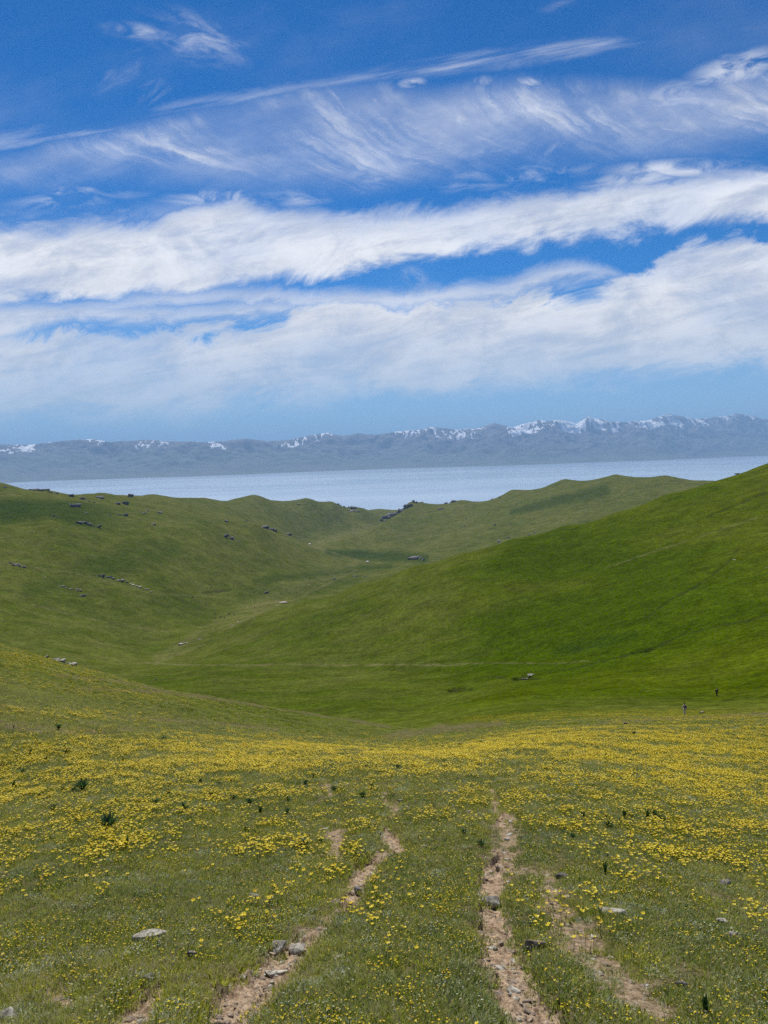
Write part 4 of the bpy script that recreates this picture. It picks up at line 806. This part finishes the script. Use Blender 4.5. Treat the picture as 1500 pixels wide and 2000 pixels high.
def stalk_mesh(): v, f, b = stem(0, 0, .02, .0, .8, .03); return mk('stalk', [(v, f, b, M_DKPL)])
ME_STALK = stalk_mesh()
def plant(px, py, hpx, kind, label, group=None, wide=1.0):
    p, r = hit(px, py+hpx*.5); H = hpx/F*p.length; o = bpy.data.objects.new('dark_leafy_plant', ME_STALK); COL.objects.link(o); o.location = p-Vector((0, 0, .01)); o.scale = (H*wide, H*wide, H); o.rotation_euler = (0, 0, (px*.37) % 6.28)
    pool = L_BUSH if kind == 'b' else L_UP; c = bpy.data.objects.new('leaves', pool[(px+py) % len(pool)]); COL.objects.link(c); c.parent = o; tagit(o, label, 'plant', group); return o
for a in [(213, 1606, 34, 'b', 'large dark green bushy rosette in the left meadow, widest of the dark plants', None, 1.15), (248, 1643, 22, 'u', 'dark upright plant just below and right of the large bushy rosette', None, 1.0), (161, 1534, 26, 'b', 'dark bushy plant at left, above the large bushy rosette', None, 1.1),
          (1265, 1591, 26, 'u', 'narrow dark upright plant, tallest of the row in the right meadow', None, .7), (1279, 1591, 20, 'u', 'dark leaning plant right of the tallest one in the right-hand row', None, .9), (1293, 1598, 16, 'b', 'low dark plant at the right end of the right-hand row', None, 1.2),
          (1220, 1590, 18, 'u', 'dark plant at the left end of the right-hand row', None, .9), (1234, 1591, 12, 'b', 'low brownish-dark plant second from the left in the right-hand row', None, 1.0), (1182, 1697, 30, 'u', 'single dark stalk-like plant in open grass right of the tracks', None, .55), (1184, 1670, 12, 'b', 'tiny dark plant right above the dark stalk-like plant', None, 1.0), (1169, 1665, 10, 'b', 'tiny dark plant upper left of the dark stalk-like plant', None, 1.0),
          (1190, 1610, 16, 'b', 'dark rounded plant between the right-hand track and the plant row', None, 1.1), (1139, 1590, 16, 'u', 'dark plant at mid right, left of the plant row', None, 1.1), (1119, 1633, 15, 'b', 'dark round plant right of a tiny white stone', None, .9), (1100, 1624, 9, 'b', 'very small dark plant beside the dark round plant', None, 1),
          (592, 1648, 22, 'b', 'dark plant in grass left of the faint dirt patch', None, 1.1), (1378, 1968, 34, 'u', 'dark green broad-leaved plant at the bottom right', None, 1.0), (907, 1624, 13, 'b', 'small dark plant left of the right-hand dirt track', None, 1), (940, 1647, 15, 'b', 'dark plant touching the left side of the right-hand dirt track', None, 1.2), (1088, 1712, 10, 'b', 'small dark plant at the top of the second dirt track', None, 1)]: plant(*a)
SMALL = [(27, 1420), (72, 1452), (130, 1468), (90, 1484), (45, 1505), (5, 1492), (28, 1532), (124, 1540), (145, 1544), (240, 1486), (341, 1496), (355, 1508), (355, 1521), (391, 1524), (229, 1561), (272, 1564), (303, 1565), (360, 1576), (397, 1584), (104, 1577), (115, 1420), (77, 1555), (136, 1497), (428, 1499), (413, 1552), (456, 1557), (488, 1565), (509, 1581), (563, 1561), (561, 1584), (612, 1516), (597, 1528), (652, 1539), (727, 1537), (709, 1552), (624, 1640), (480, 1619), (545, 1491), (605, 1491), (725, 1465), (715, 1496), (776, 1496), (651, 1493), (680, 1492), (320, 1442), (60, 1470), (200, 1500), (430, 1530), (330, 1545)]
for i, (px, py) in enumerate(SMALL): plant(px, py, 8+(i*37) % 7+(5 if py > 1530 else 0), 'b' if i % 3 else 'u', 'small dark green plant among the yellow flowers of the left meadow', 'small dark plants in the left meadow', 1.0)
for i, (px, py) in enumerate([(853, 1460), (866, 1459), (880, 1459), (899, 1455), (941, 1449), (1152, 1521), (1160, 1553), (1171, 1475), (1240, 1432), (1300, 1500)]): plant(px, py, 7+(i*31) % 5, 'b', 'small dark green plant among the yellow flowers of the right meadow', 'small dark plants in the right meadow', 1.2)

# ------------------------------------------------------------------ figures
def skin_mesh(name, joints, edges, radii, mat, sub=1):
    me = bpy.data.meshes.new(name+'_frame'); me.from_pydata(joints, edges, []); o = bpy.data.objects.new(name+'_tmp', me); COL.objects.link(o)
    sk = o.modifiers.new('skin', 'SKIN')
    for v, r in zip(me.skin_vertices[0].data, radii): v.radius = r if isinstance(r, tuple) else (r, r)
    me.skin_vertices[0].data[0].use_root = True; sb = o.modifiers.new('sub', 'SUBSURF'); sb.levels = sub; sb.render_levels = sub
    dg = bpy.context.evaluated_depsgraph_get(); out = bpy.data.meshes.new_from_object(o.evaluated_get(dg)); out.name = name; bpy.data.objects.remove(o); bpy.data.meshes.remove(me)
    out.materials.clear(); out.materials.append(mat); out.polygons.foreach_set('use_smooth', np.ones(len(out.polygons), bool)); return out
def plain(name, c, r=.8): m, k, b = material(name); k.set(b.inputs['Base Color'], k.mix(k.ss(k.noise(k.new('ShaderNodeTexCoord').outputs['Object'], 6, 4), .3, .7), tuple(q*.85 for q in c), tuple(min(1, q*1.12) for q in c))); rough(b, r, .2); return m
M_SKIN = plain('skin', (.42, .26, .18)); M_HAIR = plain('hair', (.02, .015, .012))
def person(px, py_feet, hpx, top, legs, label, pack=None):
    p, r = hit(px, py_feet, 60, 400); root = bpy.data.objects.new('person', None); COL.objects.link(root); root.location = p; root.rotation_euler = (0, 0, .25); tagit(root, label, 'person')
    J = [(0, 0, .92), (0, -.01, 1.15), (0, 0, 1.38), (0, 0, 1.48), (0, .01, 1.60), (0, .015, 1.70), (.10, 0, .88), (.11, .10, .48), (.11, .05, .08), (.11, .16, .03), (-.10, 0, .88), (-.11, -.06, .48), (-.11, -.22, .10), (-.11, -.12, .03),
         (.19, 0, 1.36), (.25, -.06, 1.10), (.27, .03, .84), (.27, .06, .76), (-.19, 0, 1.36), (-.25, .06, 1.10), (-.27, .14, .86), (-.27, .18, .78)]
    E = [(0, 1), (1, 2), (2, 3), (3, 4), (4, 5), (0, 6), (6, 7), (7, 8), (8, 9), (0, 10), (10, 11), (11, 12), (12, 13), (2, 14), (14, 15), (15, 16), (16, 17), (2, 18), (18, 19), (19, 20), (20, 21)]
    Rr = [(.13, .10), (.13, .10), (.14, .10), .05, .085, .075, .085, .06, .04, .035, .085, .06, .04, .035, .06, .045, .03, .03, .06, .045, .03, .03]
    def part(nm_, me): c = bpy.data.objects.new(nm_, me); COL.objects.link(c); c.parent = root; return c
    part('body', skin_mesh('body', J, E, Rr, M_SKIN))
    ji = [0, 1, 2, 14, 15, 16, 18, 19, 20]; mp = {j: i for i, j in enumerate(ji)}; ed = [(mp[a], mp[b]) for a, b in E if a in mp and b in mp]
    part('jacket', skin_mesh('jacket', [J[j] for j in ji], ed, [tuple(np.array(Rr[j] if isinstance(Rr[j], tuple) else (Rr[j],)*2)+.022) for j in ji], plain('jacket_cloth', top)))
    ji = [0, 6, 7, 8, 10, 11, 12]; mp = {j: i for i, j in enumerate(ji)}; ed = [(mp[a], mp[b]) for a, b in E if a in mp and b in mp]
    part('trousers', skin_mesh('trousers', [J[j] for j in ji], ed, [tuple(np.array(Rr[j] if isinstance(Rr[j], tuple) else (Rr[j],)*2)+.018) for j in ji], plain('trouser_cloth', legs)))
    part('hair', skin_mesh('hair', [(0, -.02, 1.62), (0, -.01, 1.72), (0, .01, 1.78)], [(0, 1), (1, 2)], [.085, .09, .05], M_HAIR))
    if pack: part('backpack', skin_mesh('backpack', [(0, -.20, 1.02), (0, -.22, 1.20), (0, -.19, 1.36)], [(0, 1), (1, 2)], [(.14, .09), (.15, .10), (.11, .07)], plain('backpack_cloth', pack)))
    s_ = hpx/F*p.length/1.8; root.scale = (s_,)*3; return root
person(1400, 1361, 17, (.012, .013, .016), (.010, .010, .014), 'distant person in black clothes standing on the green slope at right')
person(1337, 1398, 25, (.50, .46, .38), (.62, .58, .48), 'distant person in pale beige clothes with dark backpack below the flowerless slope', (.05, .045, .04))
# grazing herd
M_COAT = [plain('dark_coat', (.022, .015, .011)), plain('brown_coat', (.055, .028, .015))]
def horse_mesh(mat):
    J = [(0, 0, 1.22), (.45, 0, 1.20), (.75, 0, 1.28), (1.15, 0, .95), (1.40, 0, .50), (1.55, 0, .22), (-.45, 0, 1.24), (-.72, 0, 1.18), (-.85, 0, .85), (-.86, 0, .45),
         (.55, .16, 1.0), (.56, .17, .55), (.55, .17, .05), (.55, -.16, 1.0), (.62, -.17, .55), (.60, -.17, .05), (-.58, .16, 1.0), (-.52, .17, .75), (-.68, .17, .48), (-.64, .17, .05), (-.58, -.16, 1.0), (-.50, -.17, .75), (-.62, -.17, .48), (-.58, -.17, .05)]
    E = [(0, 1), (1, 2), (2, 3), (3, 4), (4, 5), (0, 6), (6, 7), (7, 8), (8, 9), (1, 10), (10, 11), (11, 12), (1, 13), (13, 14), (14, 15), (6, 16), (16, 17), (17, 18), (18, 19), (6, 20), (20, 21), (21, 22), (22, 23)]
    Rr = [.30, .30, .22, .14, .12, .07, .29, .18, .06, .04, .13, .06, .05, .13, .06, .05, .16, .10, .06, .05, .16, .10, .06, .05]
    return skin_mesh('horse', J, E, Rr, mat)
HM = [horse_mesh(m) for m in M_COAT]
HERD = [(410, 1143), (456, 1144), (498, 1158), (549, 1160), (560, 1155), (566, 1159), (574, 1158), (580, 1158), (476, 1170), (497, 1187), (420, 1200), (420, 1208), (432, 1206), (447, 1200), (457, 1202), (639, 1120), (491, 1117), (377, 1169), (413, 1150), (438, 1208), (508, 1146)]
for i, (px, py) in enumerate(HERD):
    p, r = hit(px, py+1, 300, 2500); o = bpy.data.objects.new('horse', HM[i % 2]); COL.objects.link(o); o.location = p; o.rotation_euler = (0, 0, i*1.9); o.scale = (1.15,)*3
    tagit(o, 'tiny dark grazing animal, a speck on the valley floor', 'horse', 'herd grazing on the valley floor')
# yurts
M_FELT = plain('white_felt', (.78, .77, .73)); M_DOOR = plain('painted_door', (.25, .08, .05)); M_WOOD = plain('wood', (.18, .11, .06))
def lathe(name, prof, mat, n=20):
    V = [(r*math.cos(i*2*math.pi/n), r*math.sin(i*2*math.pi/n), z) for r, z in prof for i in range(n)]; Fc = []
    for q in range(len(prof)-1):
        for i in range(n): j = (i+1) % n; a, b, c, d = q*n+i, q*n+j, (q+1)*n+j, (q+1)*n+i; Fc += [(a, b, c), (a, c, d)]
    return mesh_tri(name, np.array(V, float), np.array(Fc), mat)
Y_W = lathe('wall', [(3.0, -.3), (3.0, 1.6)], M_FELT); Y_R = lathe('roof', [(3.12, 1.55), (2.7, 2.05), (1.8, 2.75), (.75, 3.15), (.6, 3.2)], M_FELT); Y_C = lathe('roof_ring', [(.62, 3.14), (.66, 3.26), (.3, 3.32), (.01, 3.34)], M_WOOD)
def box(name, sx, sy, sz, mat):
    v = np.array([(x*sx/2, y*sy/2, z*sz) for x in (-1, 1) for y in (-1, 1) for z in (0, 1)]); return mesh_np(name, v, np.array([(0, 1, 3, 2), (4, 6, 7, 5), (0, 4, 5, 1), (2, 3, 7, 6), (0, 2, 6, 4), (1, 5, 7, 3)]), 4), mat
Y_D, _m = box('door', .95, .12, 1.45, M_DOOR); Y_D.materials.append(M_DOOR)
for (px, py, s_, lb) in [(605, 1064, 1.15, 'white round felt tent at the far end of the valley, the more distant one'), (718, 1099, 1.0, 'white round felt tent beside the dark green valley floor, the nearer one')]:
    p, r = hit(px, py, 900, 3500); root = bpy.data.objects.new('yurt', None); COL.objects.link(root); root.location = p; root.scale = (s_,)*3; tagit(root, lb, 'yurt')
    for nm_, me in (('wall', Y_W), ('roof', Y_R), ('roof_ring', Y_C), ('door', Y_D)):
        c = bpy.data.objects.new(nm_, me); COL.objects.link(c); c.parent = root
        if nm_ == 'door': c.location = (0, -3.0, 0)

# ------------------------------------------------------------------ haze
def make_haze():
    x0, x1, y0, y1, z0, z1 = -52000, 52000, -12000, 52000, LAKE_Z-12, ZTOP+30
    v = np.array([(x, y, z) for x in (x0, x1) for y in (y0, y1) for z in (z0, z1)], float)
    f = np.array([(0, 1, 3, 2), (4, 6, 7, 5), (0, 4, 5, 1), (2, 3, 7, 6), (0, 2, 6, 4), (1, 5, 7, 3)])
    me = mesh_np('haze', v, f, 4); o = bpy.data.objects.new('haze', me); COL.objects.link(o); o['kind'] = 'stuff'
    m = bpy.data.materials.new('haze_air'); m.use_nodes = True; m.node_tree.nodes.clear(); k = NT(m.node_tree)
    out = k.new('ShaderNodeOutputMaterial'); vol = k.new('ShaderNodeVolumePrincipled'); vol.inputs['Color'].default_value = (.38, .64, 1.0, 1); vol.inputs['Density'].default_value = HAZE
    vol.inputs['Anisotropy'].default_value = 0.0
    k.l.new(vol.outputs[0], out.inputs['Volume']); me.materials.append(m)
HAZE = 3.9e-5
make_haze()
